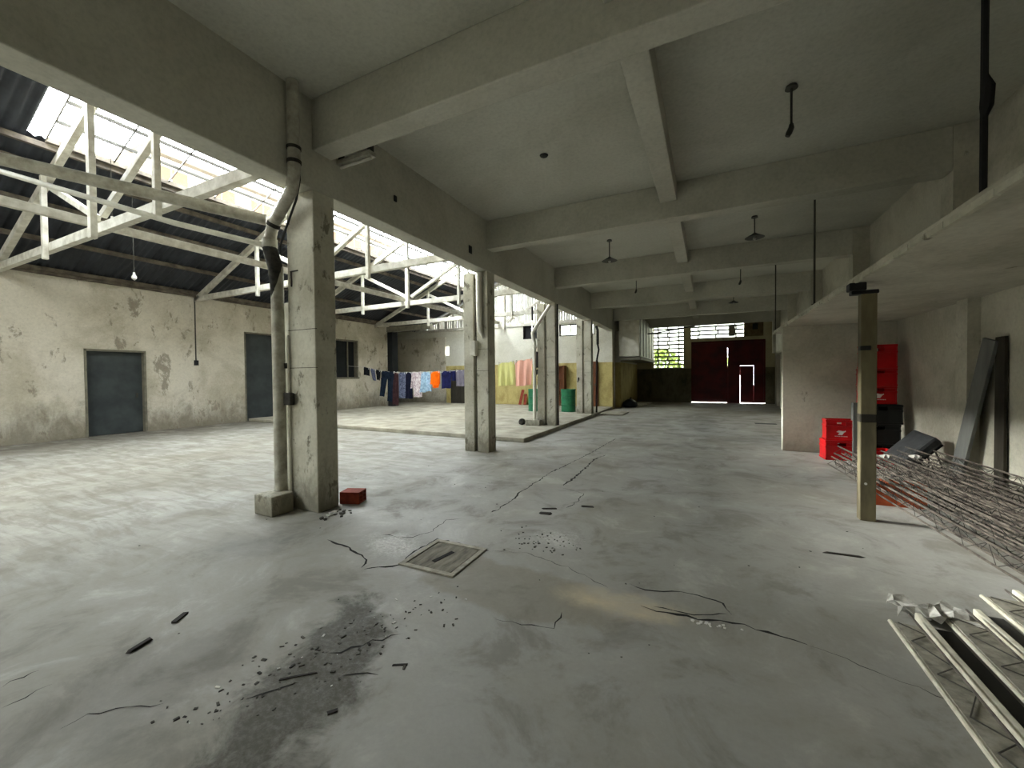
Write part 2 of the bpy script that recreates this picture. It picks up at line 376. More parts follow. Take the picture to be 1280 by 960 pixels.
# walls
mb = MB(); HL = [(4.58, 5.88, 0, 2.35), (8.66, 10.2, 0, 3.18), (12.36, 13.79, 1.53, 3.25)]
wallbox_y(mb, XL - .3, XL, YB, 15.3, 0, 4.13, HL)
wl = struct(mb.build('wall_left', M_wall))
struct(MB().box(XL - .9, XL - .8, 4, 14.5, 0, 4.1).box(XL - .9, XL - .3, 4, 14.5, 4.0, 4.1).box(XL - .9, XL - .3, 3.9, 4, 0, 4.1).box(XL - .9, XL - .3, 14.5, 14.6, 0, 4.1).build('wall_rear_rooms', M_dark))  # unseen dark box added behind the doors to stop daylight leaks
mb = MB(); wallbox_y(mb, XR, XR + .25, YB, YF + .3, 0, CZ + .2, []); wr = struct(mb.build('wall_right', M_rwall))
for y in CY:
    if y > 22.6: continue
    MB().box(2.72, 3.0, y, y + .3, 2.5, CZ).build('pilaster', M_rwall, wr)
    MB().box(2.88, 3.0, y + .05, y + .3, 0, 2.42).build('pilaster', M_rwall, wr)
mb = MB(); wallbox_x(mb, -18, XR + .25, YB - .3, YB, 0, 6.6, []); struct(mb.build('wall_back', M_wall))
mb = MB(); HF = [(-2.79, -1.25, 1.88, 4.5), (-.85, 1.64, 3.44, 4.3), (-.85, 2.6, 0, 3.3)]
wallbox_x(mb, -4.2, XR + .25, YF, YF + .3, 0, CZ + .2, HF); wf = struct(mb.build('wall_front', M_front))
MB().box(1.66, 2.5, YF - .02, YF + .02, 3.46, 4.22).build('brick_infill', simple('infill_brown', (112, 98, 70), .9, c2=(80, 68, 48), scale=5), wf)
MB().box(2.02, 2.26, YF - .04, YF + .02, 3.8, 4.1).build('vent_hole', M_dark, wf)
# shed far wall (yellow dado) with opening strip, annex
mb = MB(); HB = [(-8.3, -7.45, 3.35, 4.1), (-6.4, -4.7, 3.4, 3.95), (-12.95, -12.75, 2.7, 3.2)]
wallbox_x(mb, -17.4, -3.9, 18.3, 18.6, 0, 4.15, HB); wb2 = struct(mb.build('wall_far_shed', M_yellow))
mb = MB(); wallbox_y(mb, -17.6, -17.3, 15.3, 18.6, 0, 4.15, []); struct(mb.build('wall_annex', M_yellow))
struct(MB().box(-17.3, XL - .3, 15.0, 15.3, 0, 4.15).build('wall_annex_return', M_wall))
struct(MB().box(XL, -14.25, 15.15, 15.35, .1, 4.15).build('wall_jamb', M_wall))
struct(MB().box(-14.25, -11.6, 15.15, 15.35, 3.75, 4.0).build('trim_3', M_frame))
struct(MB().box(-14.25, -13.95, 15.2, 15.6, .1, 3.75).build('trim_6', M_dark))
struct(MB().box(-17.3, -12.95, 18.2, 18.3, .1, 3.7).build('wall_annex_far', M_wall))
struct(MB().box(-12.6, -11.2, 18.2, 18.3, .1, 1.9).build('trim_7', M_dplank))
mb = MB(); struct(MB().box(-17.6, XL, 15.0, 18.6, 4.15, 4.3).build('ceiling_annex', M_dark))
# wall closing the hall's left side beyond the shed, boxed room above
c5 = empty('concrete_column', (-3.9, 18.62, 0), 0, 'whitewashed concrete fifth pillar at the far end of the row by the yellow wall', 'column', 'whitewashed concrete pillars in a row')
MB().box(-.3, 0, 0, .3, 0, LZ).build('shaft', M_col, c5, bevel=.01); MB().box(-.3, -.06, .3, .58, 0, LZ).build('rib', M_col, c5)
mb = MB(); mb.box(-4.2, -3.7, 19.2, YF, 0, LZ); struct(mb.build('wall_side_far', M_yellow))
bx = empty('ceiling_box_room', (-3.3, 20, 2.2), 0, 'white boxed-in room hanging under the ceiling beside the street wall', 'box room')
MB().box(-.4, .5, -1.2, 3.98, .16, 2.0).build('panel', M_white, bx, bevel=.02)
MB().box(-.4, .6, -1.3, 3.98, 0, .12).build('base_slab', M_frame, bx, bevel=.01)
for i in range(5): MB().box(.5, .52, -1.0 + i * 1.0, -.96 + i * 1.0, .2, 1.96).build('batten', M_frame, bx)
# gable above the far shed wall : pale corrugated sheets
for i in range(21):
    x0 = XL + .05 + i * .5; x1 = x0 + .48
    zt = min(4.15 + .42 * (min(x0, x1) - XL), 4.15 + .42 * (-4.15 - max(x0, x1)))
    if zt < 4.25: continue
    m = MB()
    for j in range(4): m.box(x0 + j * .12, x0 + j * .12 + .1, 18.32 + .02 * (j % 2), 18.4, 4.15, zt)
    m.build('gable_sheet', M_trans, wb2)
# gable behind the camera is covered by wall_back

# ---------------------------------------------------------------- shed roof
RX, RZ = -9.33, 4.15 + .42 * (14.75 - 9.33)
def rz(x): return 4.15 + .42 * (x - XL) if x <= RX else 4.15 + .42 * (-3.91 - x)
roof = empty('roof_shed', (0, 0, 0), 0, kind='structure')
def corr(x0, x1, w=.92, waves=6):
    vs = []; fs = []; n = waves * 4 + 1
    for i in range(n):
        y = w * i / (n - 1); h = .028 * math.sin(2 * math.pi * i / 4)
        for x in (x0, x1): vs.append((x, y, rz(x) + .12 + h))
        if i: fs.append((2 * i - 2, 2 * i - 1, 2 * i + 1, 2 * i))
    me = bpy.data.meshes.new('roof_sheet'); me.from_pydata(vs, [], fs); me.materials.append(M_sheet)
    for p in me.polygons: p.use_smooth = True
    return me
SK0, SK1 = -10.83, -9.42      # skylight strip on the left slope
SR0, SR1 = -9.24, -7.85       # right-slope glazing, unseen, added behind the camera as fill light
SY0, SY1 = 2.95, 16.75
RUNS = ((2.95, 16.75, 15), (-8.5, -.1, 9))
ml = corr(XL - .35, SK0); ml2 = corr(SK0 - .02, RX); mr = corr(SR1, -4.0); mr2 = corr(RX, SR1 + .02)
ny = int((18.5 - YB) / .9) + 1
for k in range(ny):
    y = YB + .9 * k
    for me in (ml, mr) + (() if any(r_[0] - .5 < y < r_[1] - .3 for r_ in RUNS) else (ml2,)) + (() if RUNS[1][0] - .5 < y < RUNS[1][1] - .3 else (mr2,)):
        o = bpy.data.objects.new('roof_sheet', me); COL.objects.link(o); o.parent = roof; o.location = (0, y, 0)
struct(MB().box(-9.5, -9.16, YB, 18.6, RZ + .1, RZ + .2).build('trim_4', M_purlin))
for side in (0, 1):
    xs = [-14.6, -13.5, -12.4, -11.4, -10.9] if side == 0 else [-4.4, -5.4, -6.4, -7.3, -7.8]
    for x in xs:
        MB().bar((x, YB, rz(x) + .03), (x, 18.3, rz(x) + .03), .08, .1).build('purlin', M_purlin, roof)
# skylight frame + panes
for (a, b, SY0, SY1, NC) in [(a_, b_) + r_ for a_, b_, RR in ((SK0, SK1, RUNS), (SR0, SR1, RUNS[1:])) for r_ in RR]:
    sk = empty('window_skylight', (0, 0, 0), 0, kind='structure')
    NR = 3
    for i in range(NR + 1):
        x = a + (b - a) * i / NR; w = .05 if 0 < i < NR else .09
        MB().bar((x, SY0, rz(x) + .1), (x, SY1, rz(x) + .1), w, w).build('glazing_rail', M_purlin if i in (0, NR) else M_metalw, sk)
    dy = (SY1 - SY0) / NC; base = None
    for j in range(NC + 1):
        y = SY0 + dy * j
        MB().bar((a, y, rz(a) + .1), (b, y, rz(b) + .1), .022, .03).build('glazing_bar', M_metalw, sk)
    for i in range(NR):
        xa = a + (b - a) * i / NR; xb = a + (b - a) * (i + 1) / NR
        me = bpy.data.meshes.new('pane'); me.from_pydata([(xa, 0, rz(xa) + .12), (xb, 0, rz(xb) + .12), (xb, dy, rz(xb) + .12), (xa, dy, rz(xa) + .12)], [], [(0, 1, 2, 3)])
        me.materials.append(M_glass)
        for j in range(NC):
            o = bpy.data.objects.new('pane', me); COL.objects.link(o); o.parent = sk; o.location = (0, SY0 + dy * j, 0)
# eaves beams
struct(MB().box(XL - .3, XL + .12, YB, 15.3, 4.13, 4.24).build('trim_5', M_purlin))
# trusses
TNAMES = {1: 'truss in line with the nearest pillar, under the brightest glazing', 2: 'truss in line with the second pillar',
          3: 'truss in line with the third pillar, above the hanging clothes', 4: 'fourth truss back, just in front of the far opening', 5: 'last truss against the far gable wall', 0: 'truss beside the camera, in line with the unseen pillar', 6: 'truss behind the camera'}
def truss(i, y, yw=.12):
    t = empty('roof_truss', (RX, y, 0), 0, 'whitewashed timber roof ' + TNAMES[i], 'truss', 'whitewashed trusses of the shed roof')
    X = lambda x: x - RX
    MB().bar((X(XL), 0, 4.08), (X(-4.2), 0, 4.08), .11, .16).build('bottom_chord', M_truss, t, bevel=.008)
    for sgn in (-1, 1):
        xe = XL if sgn < 0 else -4.2
        MB().bar((X(xe), 0, rz(xe) - .1), (0, 0, RZ - .1), .11, .15).build('rafter', M_truss, t, bevel=.008)
        xp = RX + sgn * 2.1
        MB().bar((X(xp), -.09, 3.84), (X(xp), -.09, rz(xp) - .12), .09, .08, (0, 1, 0)).build('post', M_truss, t, bevel=.006)
        xq = RX + sgn * 2.2
        MB().bar((X(RX + sgn * .1), 0, 4.3), (X(xq), 0, rz(xq) - .2), .09, .1).build('strut', M_truss, t, bevel=.006)
    MB().bar((0, -.1, 3.9), (0, -.1, RZ - .1), .12, .09, (0, 1, 0)).build('king_post', M_truss, t, bevel=.006)
    return t
for i, y in enumerate([-.82, 3.05, 7.1, 10.95, 14.8, 18.2, -4.7]): truss(i, y + .1)
lb = MB().bar((-9.62, YB, 4.24), (-9.62, 18.2, 4.24), .1, .14).build('longitudinal_tie_beam', M_truss, bevel=.006)
tag(lb, 'long white timber tie running lengthwise across the truss chords', 'beam')

# ---------------------------------------------------------------- openings on the left wall
def door_plain(n, y0, y1, z1, rail=True):
    d = empty('door_%d' % n, (XL, (y0 + y1) / 2, 0), 0, kind='structure'); w = (y1 - y0) / 2
    MB().box(-.2, -.14, -w + .04, w - .04, .01, z1 - .04).build('leaf', M_door, d, bevel=.005)
    for a, b, c, e in ((-w, -w + .05, 0, z1), (w - .05, w, 0, z1), (-w, w, z1 - .05, z1)):
        MB().box(-.22, .015, a, b, c, e).build('frame', M_frame, d)
    if rail: MB().box(-.14, -.12, -w + .06, w - .06, 1.15, 1.24).build('rail', M_door, d)
    MB().box(-.14, -.09, w - .2, w - .16, 1.0, 1.14).build('handle', M_metalw, d)
    return d
door_plain(1, 4.58, 5.88, 2.35, False); door_plain(2, 8.66, 10.2, 3.18)
wd = empty('window_1', (XL, 13.075, 2.39), 0, kind='structure')
MB().box(-.26, -.24, -.715, .715, -.86, .86).build('pane', M_dark, wd)
for a, b, c, e in ((-.715, -.65, -.86, .86), (.65, .715, -.86, .86), (-.715, .715, .8, .86), (-.76, .76, -.92, -.84)):
    MB().box(-.2, .03, a, b, c, e).build('frame', M_frame, wd)
MB().box(-.2, -.16, .25, .3, -.84, .8).build('mullion', M_frame, wd)
# conduit with switch on the left wall
c = empty('wall_conduit', (XL + .02, 7.15, 0), 0, 'thin dark conduit with a switch box running down the left wall', 'conduit')
MB().tube([(0, 0, 4.1), (0, 0, 2.1)], .018, 6).build('pipe', M_metalw, c)
MB().box(-.02, .05, -.05, .05, 1.96, 2.12).build('switch_box', M_black, c)

# ---------------------------------------------------------------- street wall windows and gate
def grid_window(n, x0, x1, z0, z1, rows, cols, seed, cat='window'):
    rnd = random.Random(seed)
    w = empty('window_%d' % n, ((x0 + x1) / 2, YF, (z0 + z1) / 2), 0, kind='structure')
    cx, cz = (x0 + x1) / 2, (z0 + z1) / 2; h = (z1 - z0) / rows
    for r in range(rows + 1):
        z = z0 + h * r - cz
        MB().box(x0 - cx, x1 - cx, .08, .2, z - .04, z + .04).build('bar', M_frame, w)
    for r in range(rows):
        offs = [.16, .52, .84] if r % 2 else [.14, .48, .86]
        xs = [x0] + [x0 + (x1 - x0) * min(1, (q * cols / 3) if cols == 3 else q) for q in offs] + [x1]
        for q in xs[1:-1]:
            MB().box(q - cx - .035, q - cx + .035, .09, .19, z0 + h * r - cz + .02, z0 + h * (r + 1) - cz - .02).build('upright', M_frame, w)
        for a, b in zip(xs, xs[1:]):
            MB().box(a - cx + .02, b - cx - .02, .135, .14, z0 + h * r - cz + .02, z0 + h * (r + 1) - cz - .02).build('pane', M_wglass, w)
    return w
w3 = grid_window(2, -2.79, -1.25, 1.88, 4.5, 12, 3, 1)
MB().box(-.77, .77, .04, .1, -.02, .05).build('transom', M_frame, w3)
w4 = grid_window(3, -.85, 1.64, 3.44, 4.3, 4, 3, 2)
MB().box(.55, .85, .1, .16, -.35, .25).build('broken_grille', M_frame, w4)
g = empty('door_3', (.9, YF, 0), 0, kind='structure')
def leaf_slats(parent, x0, x1, z0, z1):
    n = max(1, round((x1 - x0) / .22)); w = (x1 - x0) / n
    for i in range(n):
        MB().box(x0 + i * w, x0 + (i + 1) * w, .12 + .012 * (i % 2), .15 + .012 * (i % 2), z0, z1).build('panel', M_red, parent)
    return parent
lf = MB()
for a, b, c_, d_ in ((-1.75, -.03, .1, .18), (-1.75, -.03, 3.18, 3.26), (-1.75, -1.67, .1, 3.26), (-.11, -.03, .1, 3.26), (-1.75, -.03, 1.6, 1.66)): lf.box(a, b, .08, .13, c_, d_)
L1 = lf.build('leaf', M_red, g); leaf_slats(L1, -1.76, -.0005, .035, 3.32)
rf = MB()
for a, b, c_, d_ in ((.03, 1.7, 3.18, 3.26), (.03, .11, .03, 3.26), (1.62, 1.7, .1, 3.26), (.03, 1.7, 1.98, 2.04), (.5, .56, .03, 2.0), (1.2, 1.26, .1, 2.0)): rf.box(a, b, .08, .13, c_, d_)
L2 = rf.build('leaf', M_red, g)
leaf_slats(L2, .008, .575, -.03, 3.32); leaf_slats(L2, .575, 1.19, 1.96, 3.32); leaf_slats(L2, 1.19, 1.71, .03, 3.32)
wk = MB().box(.585, 1.184, .1, .14, .03, 1.952).build('wicket', M_red, g); MB().box(1.1, 1.14, .06, .1, .95, 1.1).build('latch', M_metalw, wk)
for (xx, za, zb) in ((-.002, -.01, 1.9), (.597, 1.45, 1.95), (1.185, -.01, .95), (-.002, 2.9, 3.3)):  # strips added behind the leaves to block daylight in the gaps
    MB().box(xx - .03, xx + .03, .155 + .02, .17 + .02, za, zb).build('cover_strip', M_red, L2)
tag(wk, 'small pedestrian door set in the right gate leaf with daylight around it')
# electrical panel on right wall far away
ep = empty('wall_panel', (2.78, 20.1, 2.4), 0, 'white metal electrical cabinet high on the right wall near the red gate', 'cabinet')
MB().box(-.1, .22, -.9, .9, 0, 1.0).build('cabinet_body', M_white, ep, bevel=.01); MB().box(-.13, -.1, -.85, .85, .05, .95).build('door', M_white, ep, bevel=.005)
tag(MB().box(2.8, 2.99, 19.1, 20.8, 0, 2.15).build('plastered_shaft', M_white), 'whitish boxed pipe shaft on the right wall below the electrical cabinet', 'shaft')

# ---------------------------------------------------------------- mezzanine
mz = empty('mezzanine', (0, 0, 0), 0, 'low concrete mezzanine slab along the right wall, edge facing the hall', 'mezzanine')
MB().box(1.35, 2.995, YB, 11.0, 2.42, 2.5).build('slab', M_rwall, mz, bevel=.01)
e = MB()
rnd = random.Random(3)
for i in range(80):
    y = YB + .25 * i; e.box(1.335 - rnd.uniform(0, .008), 1.36, y, y + .25, 2.42 + rnd.uniform(-.012, .006), 2.455 + rnd.uniform(-.004, .004))
e.build('edge_render', M_col, mz)
struct(MB().box(1.3, 3.0, 9.4, 9.55, 0, 2.42).build('wall_partition', M_rwall, bevel=.01))
HAN = [(1.38, 3.2, .016, 4.0, 'black tarred hanger rod holding the mezzanine edge, nearest the camera'), (1.38, 7.2, .013, 4.0, 'thin dark hanger rod between the second beam and the mezzanine edge'), (1.38, 10.98, .012, 4.0, 'thin dark hanger rod at the far end of the mezzanine')]
for (x, y, r_, zt, lab) in HAN:
    h = empty('hanger_rod', (x, y, 2.5), 0, lab, 'rod', 'rods hanging the mezzanine')
    MB().tube([(0, 0, -.04), (0, 0, zt - 2.5 + .02)], r_, 6).build('rod', M_black if y < 4 else M_metalw, h)
    if y < 4: MB().tube([(0, 0, .42), (0.01, 0, .48), (.015, 0, .58), (0, 0, .66)], [.015, .03, .03, .012], 8).build('tar_lump', M_black, h)
    else: MB().tube([(0, 0, 0), (0, 0, .015)], .035, 8).build('washer', M_metalw, h)
po = empty('mezzanine_post', (1.45, 5.27, 0), 0, 'weathered brown post standing on the floor under the mezzanine edge', 'post')
MB().box(-.065, .065, -.05, .05, 0, 2.3).build('shaft', M_post, po, bevel=.008)
MB().box(-.068, .02, -.053, .02, 1.73, 1.78).build('tar_band', M_black, po, bevel=.01); MB().box(-.068, .068, -.053, .053, 1.0, 1.09).build('tar_band', M_dplank, po, bevel=.012)
MB().box(-.14, .08, -.05, .05, 2.3, 2.34).box(-.16, -.02, -.06, .06, 2.34, 2.42).build('top_bracket', M_black, po, bevel=.01)
tag(MB().tube([(-.02, -.048, .38), (-.02, -.058, .38)], .012, 10).build('bolt', M_chip, po), 'white bolt head')

# ---------------------------------------------------------------- columns
def column(i, y, lab):
    c = empty('concrete_column', (-3.9, y, 0), 0, lab, 'column', 'whitewashed concrete pillars in a row')
    z0 = .1 if 8.3 < y < 18 else 0
    if i == 1:
        MB().box(-.45, 0, 0, .28, z0, LZ).build('shaft', M_col, c, bevel=.012)
        MB().box(-.62, -.45, .06, .24, z0, 2.4).build('rib', M_col, c, bevel=.02)
    else:
        MB().box(-.26, 0, 0, .3, z0, LZ).build('shaft', M_col, c, bevel=.012)
        MB().box(-.56, -.33, 0, .3, z0, LZ).build('rib', M_col, c, bevel=.012)
        MB().box(-.35, -.24, .1, .28, z0, LZ).build('web', M_grime if i == 2 else M_col, c)
    # seam lines of the formwork
    for z in (1.62, 2.05): MB().box(-.452 if i == 1 else -.262, .003, -.003, .02, z, z + .006).build('seam', M_grime, c)
    return c
CL = ['pillar nearest the camera with the grey drain pipe on its left side', 'second pillar with a white meter box, at the left end of the hung towels', 'third pillar standing on the platform edge in front of the green drums',
      'fourth pillar on the platform beside the brown door', 'fifth pillar at the far end of the row by the yellow wall', 'pillar behind the camera']
column(1, CY[3], 'whitewashed concrete ' + CL[0])
for j, i in enumerate((4, 5, 6)): column(j + 2, CY[i], 'whitewashed concrete ' + CL[j + 1])
# things on the columns
Y1 = CY[3] - .09
dp = empty('drain_pipe', (-3.9, Y1, 0), 0, 'thick grey painted drain pipe jogging down the nearest pillar', 'pipe')
MB().tube([(.075, -.18, 4.54), (.075, -.18, 3.75), (.06, -.17, 3.66), (-.05, -.12, 3.5), (-.5, .0, 3.3), (-.58, 0, 3.2), (-.62, 0, 3.05), (-.6, 0, 2.9)], .062, 14).build('upper_pipe', M_pipe, dp, smooth=True)
for z in (3.88, 3.74): MB().tube([(.075, -.18, z), (.075, -.18, z - .03)], .07, 14).build('joint_ring', M_grime, dp)
MB().tube([(-.53, 0, 3.27), (-.555, 0, 3.235)], .07, 14).build('joint_ring', M_grime, dp)
MB().tube([(-.62, 0, 3.1), (-.62, 0, 3.0)], .082, 14).build('collar', M_pipe, dp, smooth=True)
MB().tube([(-.62, 0, 3.0), (-.58, 0, 2.9), (-.53, 0, 2.78), (-.53, 0, 2.6), (-.54, 0, 2.2)], [.075, .08, .078, .06, .03], 12).build('tarred_elbow', M_grime, dp, smooth=True)
MB().tube([(-.53, 0.02, 2.78), (-.53, 0.02, .19)], .068, 14).build('lower_pipe', M_pipe, dp, smooth=True)
MB().tube([(.03, -.1, 4.54), (.03, -.1, 3.8)], .022, 8).build('cable', M_black, dp)
MB().tube([(.03, -.1, 3.85), (.02, -.08, 3.6), (-.1, -.03, 3.45), (-.42, .03, 3.12), (-.48, .03, 3.0), (-.46, 0.03, 2.9)], .012, 6).build('cable', M_black, dp)
bk = tag(MB().box(-4.55, -4.24, 2.74, 3.0, 0, .22).build('concrete_footing', M_col, bevel=.015), 'small concrete block wrapped round the pipe foot at the nearest pillar', 'block')
cn = empty('conduit_and_box', (-4.335, CY[3] - .02, 0), 0, 'thin white conduit with a grey junction box on the face of the nearest pillar', 'conduit')
MB().tube([(0, 0, 2.0), (0, 0, .01)], .014, 8).build('conduit', M_pvcw, cn)
MB().box(-.03, .09, -.05, .01, 1.2, 1.34).build('junction_box', M_grime, cn, bevel=.01)
MB().box(-.06, .0, -.03, .01, 1.62, 1.68).build('clip', M_grime, cn)
tag(MB().box(-4.42, -3.96, CY[3] - .012, CY[3] + .0, 0, .0).build('hook', M_metalw), None) if False else None
hk = tag(MB().tube([(-4.28, CY[3] - .01, 2.72), (-4.16, CY[3] - .01, 2.72)], .008, 6).tube([(-4.27, CY[3] - .01, 2.72), (-4.27, CY[3] - .01, 2.55)], .008, 6).build('wall_hook', M_metalw), 'small rusty hook on the face of the nearest pillar', 'hook')
# diagonal drain branch into the tall pipe
br = tag(MB().tube([(-4.55, 2.95, 3.32), (-5.95, 1.3, 3.58), (-8.0, -1.1, 3.95), (-10.5, -4, 4.4)], .06, 12).build('branch_pipe', M_pipe, smooth=True), 'long grey pipe crossing the shed to the drain at the nearest pillar, upper one', 'pipe')
br2 = tag(MB().tube([(-4.56, 2.92, 3.03), (-5.2, 2.35, 3.2), (-7.4, 1.4, 3.95), (-8.6, .8, 4.3)], .03, 10).build('branch_pipe', M_pvcw, smooth=True), 'thinner pale pipe crossing the shed below the grey one', 'pipe')
# second column fittings
mbx = empty('meter_box', (-4.2, CY[4] - .04, 1.92), 0, 'small white meter box on the second pillar', 'box')
MB().box(-.06, .08, -.06, .04, 0, .3).build('case', M_white, mbx, bevel=.01); MB().box(-.05, .07, -.068, -.06, .02, .28).build('lid', M_white, mbx, bevel=.004)
hp = empty('half_pipe', (-4.06, CY[4] - .05, 2.25), 0, 'broken white pipe cover with a pointed end on the second pillar', 'pipe')
MB().tube([(0, 0, 1.3), (0, 0, .35), (.02, 0, .15), (.07, 0, 0)], [.06, .06, .045, .008], 10).build('cover', M_pvcw, hp, smooth=True)
# third column pipe
d3 = empty('drain_pipe', (-4.5, CY[5] - .12, 0), 0, 'white drain pipe with black joints slanting down the third pillar', 'pipe')
MB().tube([(.5, 0, 3.5), (.42, 0, 3.4), (.02, 0, 2.85), (-.04, 0, 2.75), (-.02, 0, 2.6), (.02, 0, 2.45), (.02, 0, 2.3), (.0, 0, .25)], .05, 12).build('pipe', M_pvcw, d3, smooth=True)
MB().tube([(-.05, 0.02, 3.5), (-.05, .02, 3.12)], .03, 8).build('tarred_end', M_black, d3)
MB().tube([(.02, 0, 2.36), (.02, 0, 2.3)], .07, 12).build('collar', M_pvcw, d3); MB().tube([(.1, .0, 2.2), (.1, 0, 1.75)], .03, 8).tube([(.09, 0, 1.7), (.09, 0, 1.55)], .03, 8).build('stub', M_black, d3)
tag(MB().box(-4.72, -4.3, CY[5] - .26, CY[5] - .02, .1, .26).build('concrete_footing', M_col, bevel=.01), 'white concrete block at the foot of the third pillar', 'block')
tag(MB().lathe([(.02, 0), (.09, .03), (.1, .1), (.07, .17), (.02, .19)], (-4.86, CY[5] - .2, .1), 12).build('round_stone', M_grime, smooth=True), 'dark round stone beside the third pillar foot', 'stone')
ct = tag(MB().tube([(-3.88, CY[5] + .15, 3.56), (-3.88, CY[5] + .15, 2.1), (-3.875, CY[5] + .12, 1.9), (-3.88, CY[5] + .15, .1)], .018, 6).build('black_cable', M_black), 'black cable down the right side of the third pillar', 'cable')
d4 = empty('drain_pipe', (-3.86, CY[6] + .6, 0), 0, 'white stub pipe with dark bend between the fourth and fifth pillars', 'pipe')
MB().tube([(0, 0, 3.4), (.06, 0, 3.25), (.06, 0, 2.7)], .05, 8).build('bend', M_grime, d4); MB().tube([(.06, 0, 2.7), (.1, 0, 2.5), (0.02, 0, 2.1), (0, 0, .1)], .035, 8).build('pipe', M_black, d4)
d5 = empty('water_tap', (-4.35, CY[6] - .05, 1.25), 0, 'small dark tap on the fourth pillar with rust stain', 'tap')
MB().tube([(0, 0, .1), (0, -.1, .12), (0, -.14, .02)], .02, 8).build('spout', M_metalw, d5); MB().tube([(0, -.05, .12), (0, -.05, .2)], .03, 8).build('handle', M_black, d5)

# ---------------------------------------------------------------- clothes line
A = Vector((-14.73, 13.2, 2.1)); B = Vector((-4.47, 10.95, 2.1))
def lp(s):
    p = A.lerp(B, s); p.z = 2.1 - .4 * 4 * (s * (1 - s)) * .62 - .13 * (1 - s) * 0
    # height read along the rope
    ks = [(0, 2.06), (.12, 1.98), (.24, 1.80), (.36, 1.70), (.54, 1.70), (.73, 1.74), (.85, 1.91), (.98, 2.02), (1, 2.04)]
    for (a, za), (b, zb) in zip(ks, ks[1:]):
        if a <= s <= b: p.z = za + (zb - za) * (s - a) / (b - a); break
    return p
cl = tag(MB().tube([lp(i / 40) for i in range(41)], .008, 5).build('clothes_line', M_chip), 'thin rope stretched from the left wall window to the third pillar with washing on it', 'rope')
DR = (B - A); DR.z = 0; LEN = DR.length; DR.normalize(); NRM = Vector((-DR.y, DR.x, 0))
def cloth_sheet(mb, s0, s1, t0, t1, drop0, drop1, seed, n=14, m=10, amp=.02, topo=0.0, thick=.014):
    """hanging sheet: top from s0..s1, bottom from t0..t1 (rope parameters), hanging from drop0 to drop1"""
    rnd = random.Random(seed); ph = rnd.uniform(0, 6); fr = rnd.uniform(2.2, 3.4) * max(1, (s1 - s0) * LEN / .3)
    for side in (-1, 1):
        base = len(mb.v)
        for j in range(m + 1):
            v = j / m
            for i in range(n + 1):
                u = i / n; a = s0 + (s1 - s0) * u; b = t0 + (t1 - t0) * u; s = a + (b - a) * v
                top = lp(s0 + (s1 - s0) * u).z
                z = top + .012 - drop0 - (drop1 - drop0) * v + .008 * math.sin(u * 9 + ph) * v
                w = amp * (.3 + v) * math.sin(u * math.pi * fr + ph) + amp * .4 * math.sin(u * 13 + v * 3)
                bul = math.sin(math.pi * u) * math.sin(math.pi * min(v * 1.0 + .02, 1)) * .012
                p = A + DR * (s * LEN) + NRM * (w + side * (thick / 2 + bul)); p.z = z
                mb.v.append(tuple(p))
        for j in range(m):
            for i in range(n):
                q = (base + j * (n + 1) + i, base + j * (n + 1) + i + 1, base + (j + 1) * (n + 1) + i + 1, base + (j + 1) * (n + 1) + i)
                mb.f.append(q if side < 0 else q[::-1])
    b0 = base - (n + 1) * (m + 1)
    ring = [j * (n + 1) for j in range(m, -1, -1)] + list(range(1, n + 1)) + [j * (n + 1) + n for j in range(1, m + 1)] + [m * (n + 1) + i for i in range(n - 1, 0, -1)]
    for a, b in zip(ring, ring[1:] + ring[:1]): mb.f.append((b0 + a, b0 + b, base + b, base + a))
def cm(name, c, c2, sc=8, stretch=None): return simple(name, c, .9, c2=c2, scale=sc, stretch=stretch, spec=.05)
def garment(name, label, cat, pieces, mat, amp=.02, pegs=None):
    root = empty(name, tuple(lp(pieces[0][0])), 0, label, cat, 'washing on the clothes line')
    for k, (pn, s0, s1, t0, t1, d0, d1) in enumerate([(p[6] if len(p) > 6 else 'cloth',) + tuple(p[:6]) for p in pieces]):
        m = MB(); cloth_sheet(m, s0, s1, t0, t1, d0, d1, hash_(name) + k, amp=amp)
        o = m.build(pn, mat, root, smooth=True); o.location = -Vector(root.location)
    for s in (pieces[0][0] + .004, pieces[0][1] - .004):
        p = lp(s) - Vector(root.location)
        MB().box(p.x - .008, p.x + .008, p.y - .02, p.y + .02, p.z - .05, p.z + .035).build('clothes_peg', M_chip, root)
    return root
def hash_(s): return sum(ord(c) * (i + 1) for i, c in enumerate(s))
K = cm('black_cloth', (30, 32, 36), (20, 22, 26)); NV = cm('navy_cloth', (36, 40, 84), (26, 28, 60)); DN = cm('dark_denim', (30, 40, 54), (20, 28, 40))
DNV = cm('midnight_cloth', (24, 26, 44), (16, 18, 30)); GP = cm('grey_pattern', (112, 118, 140), (50, 54, 74), 16, (1, 1, 1.6))
FL = cm('floral_cloth', (214, 206, 206), (140, 120, 130), 18); LB = cm('light_blue_denim', (176, 204, 224), (120, 150, 180), 12)
OR = cm('orange_cloth', (250, 116, 22), (232, 96, 14)); GU = cm('grey_violet_cloth', (120, 116, 128), (104, 100, 112)); PK = cm('pink_towel', (240, 190, 172), (226, 166, 148), 7, (14, 3, .4))
YL = cm('yellow_towel', (216, 214, 146), (192, 190, 118), 7, (14, 3, .4)); PK2 = cm('pale_pink_cloth', (236, 200, 192), (222, 180, 172)); BL2 = cm('brown_cloth', (60, 40, 42), (44, 30, 32))
garment('shorts', 'small black shorts, first item at the left end of the rope', 'shorts', [(.119, .163, .122, .165, 0, .34)], K)
garment('sock', 'dark grey sock hanging left of the black briefs', 'sock', [(.167, .20, .185, .21, 0, .5)], GP, .01)
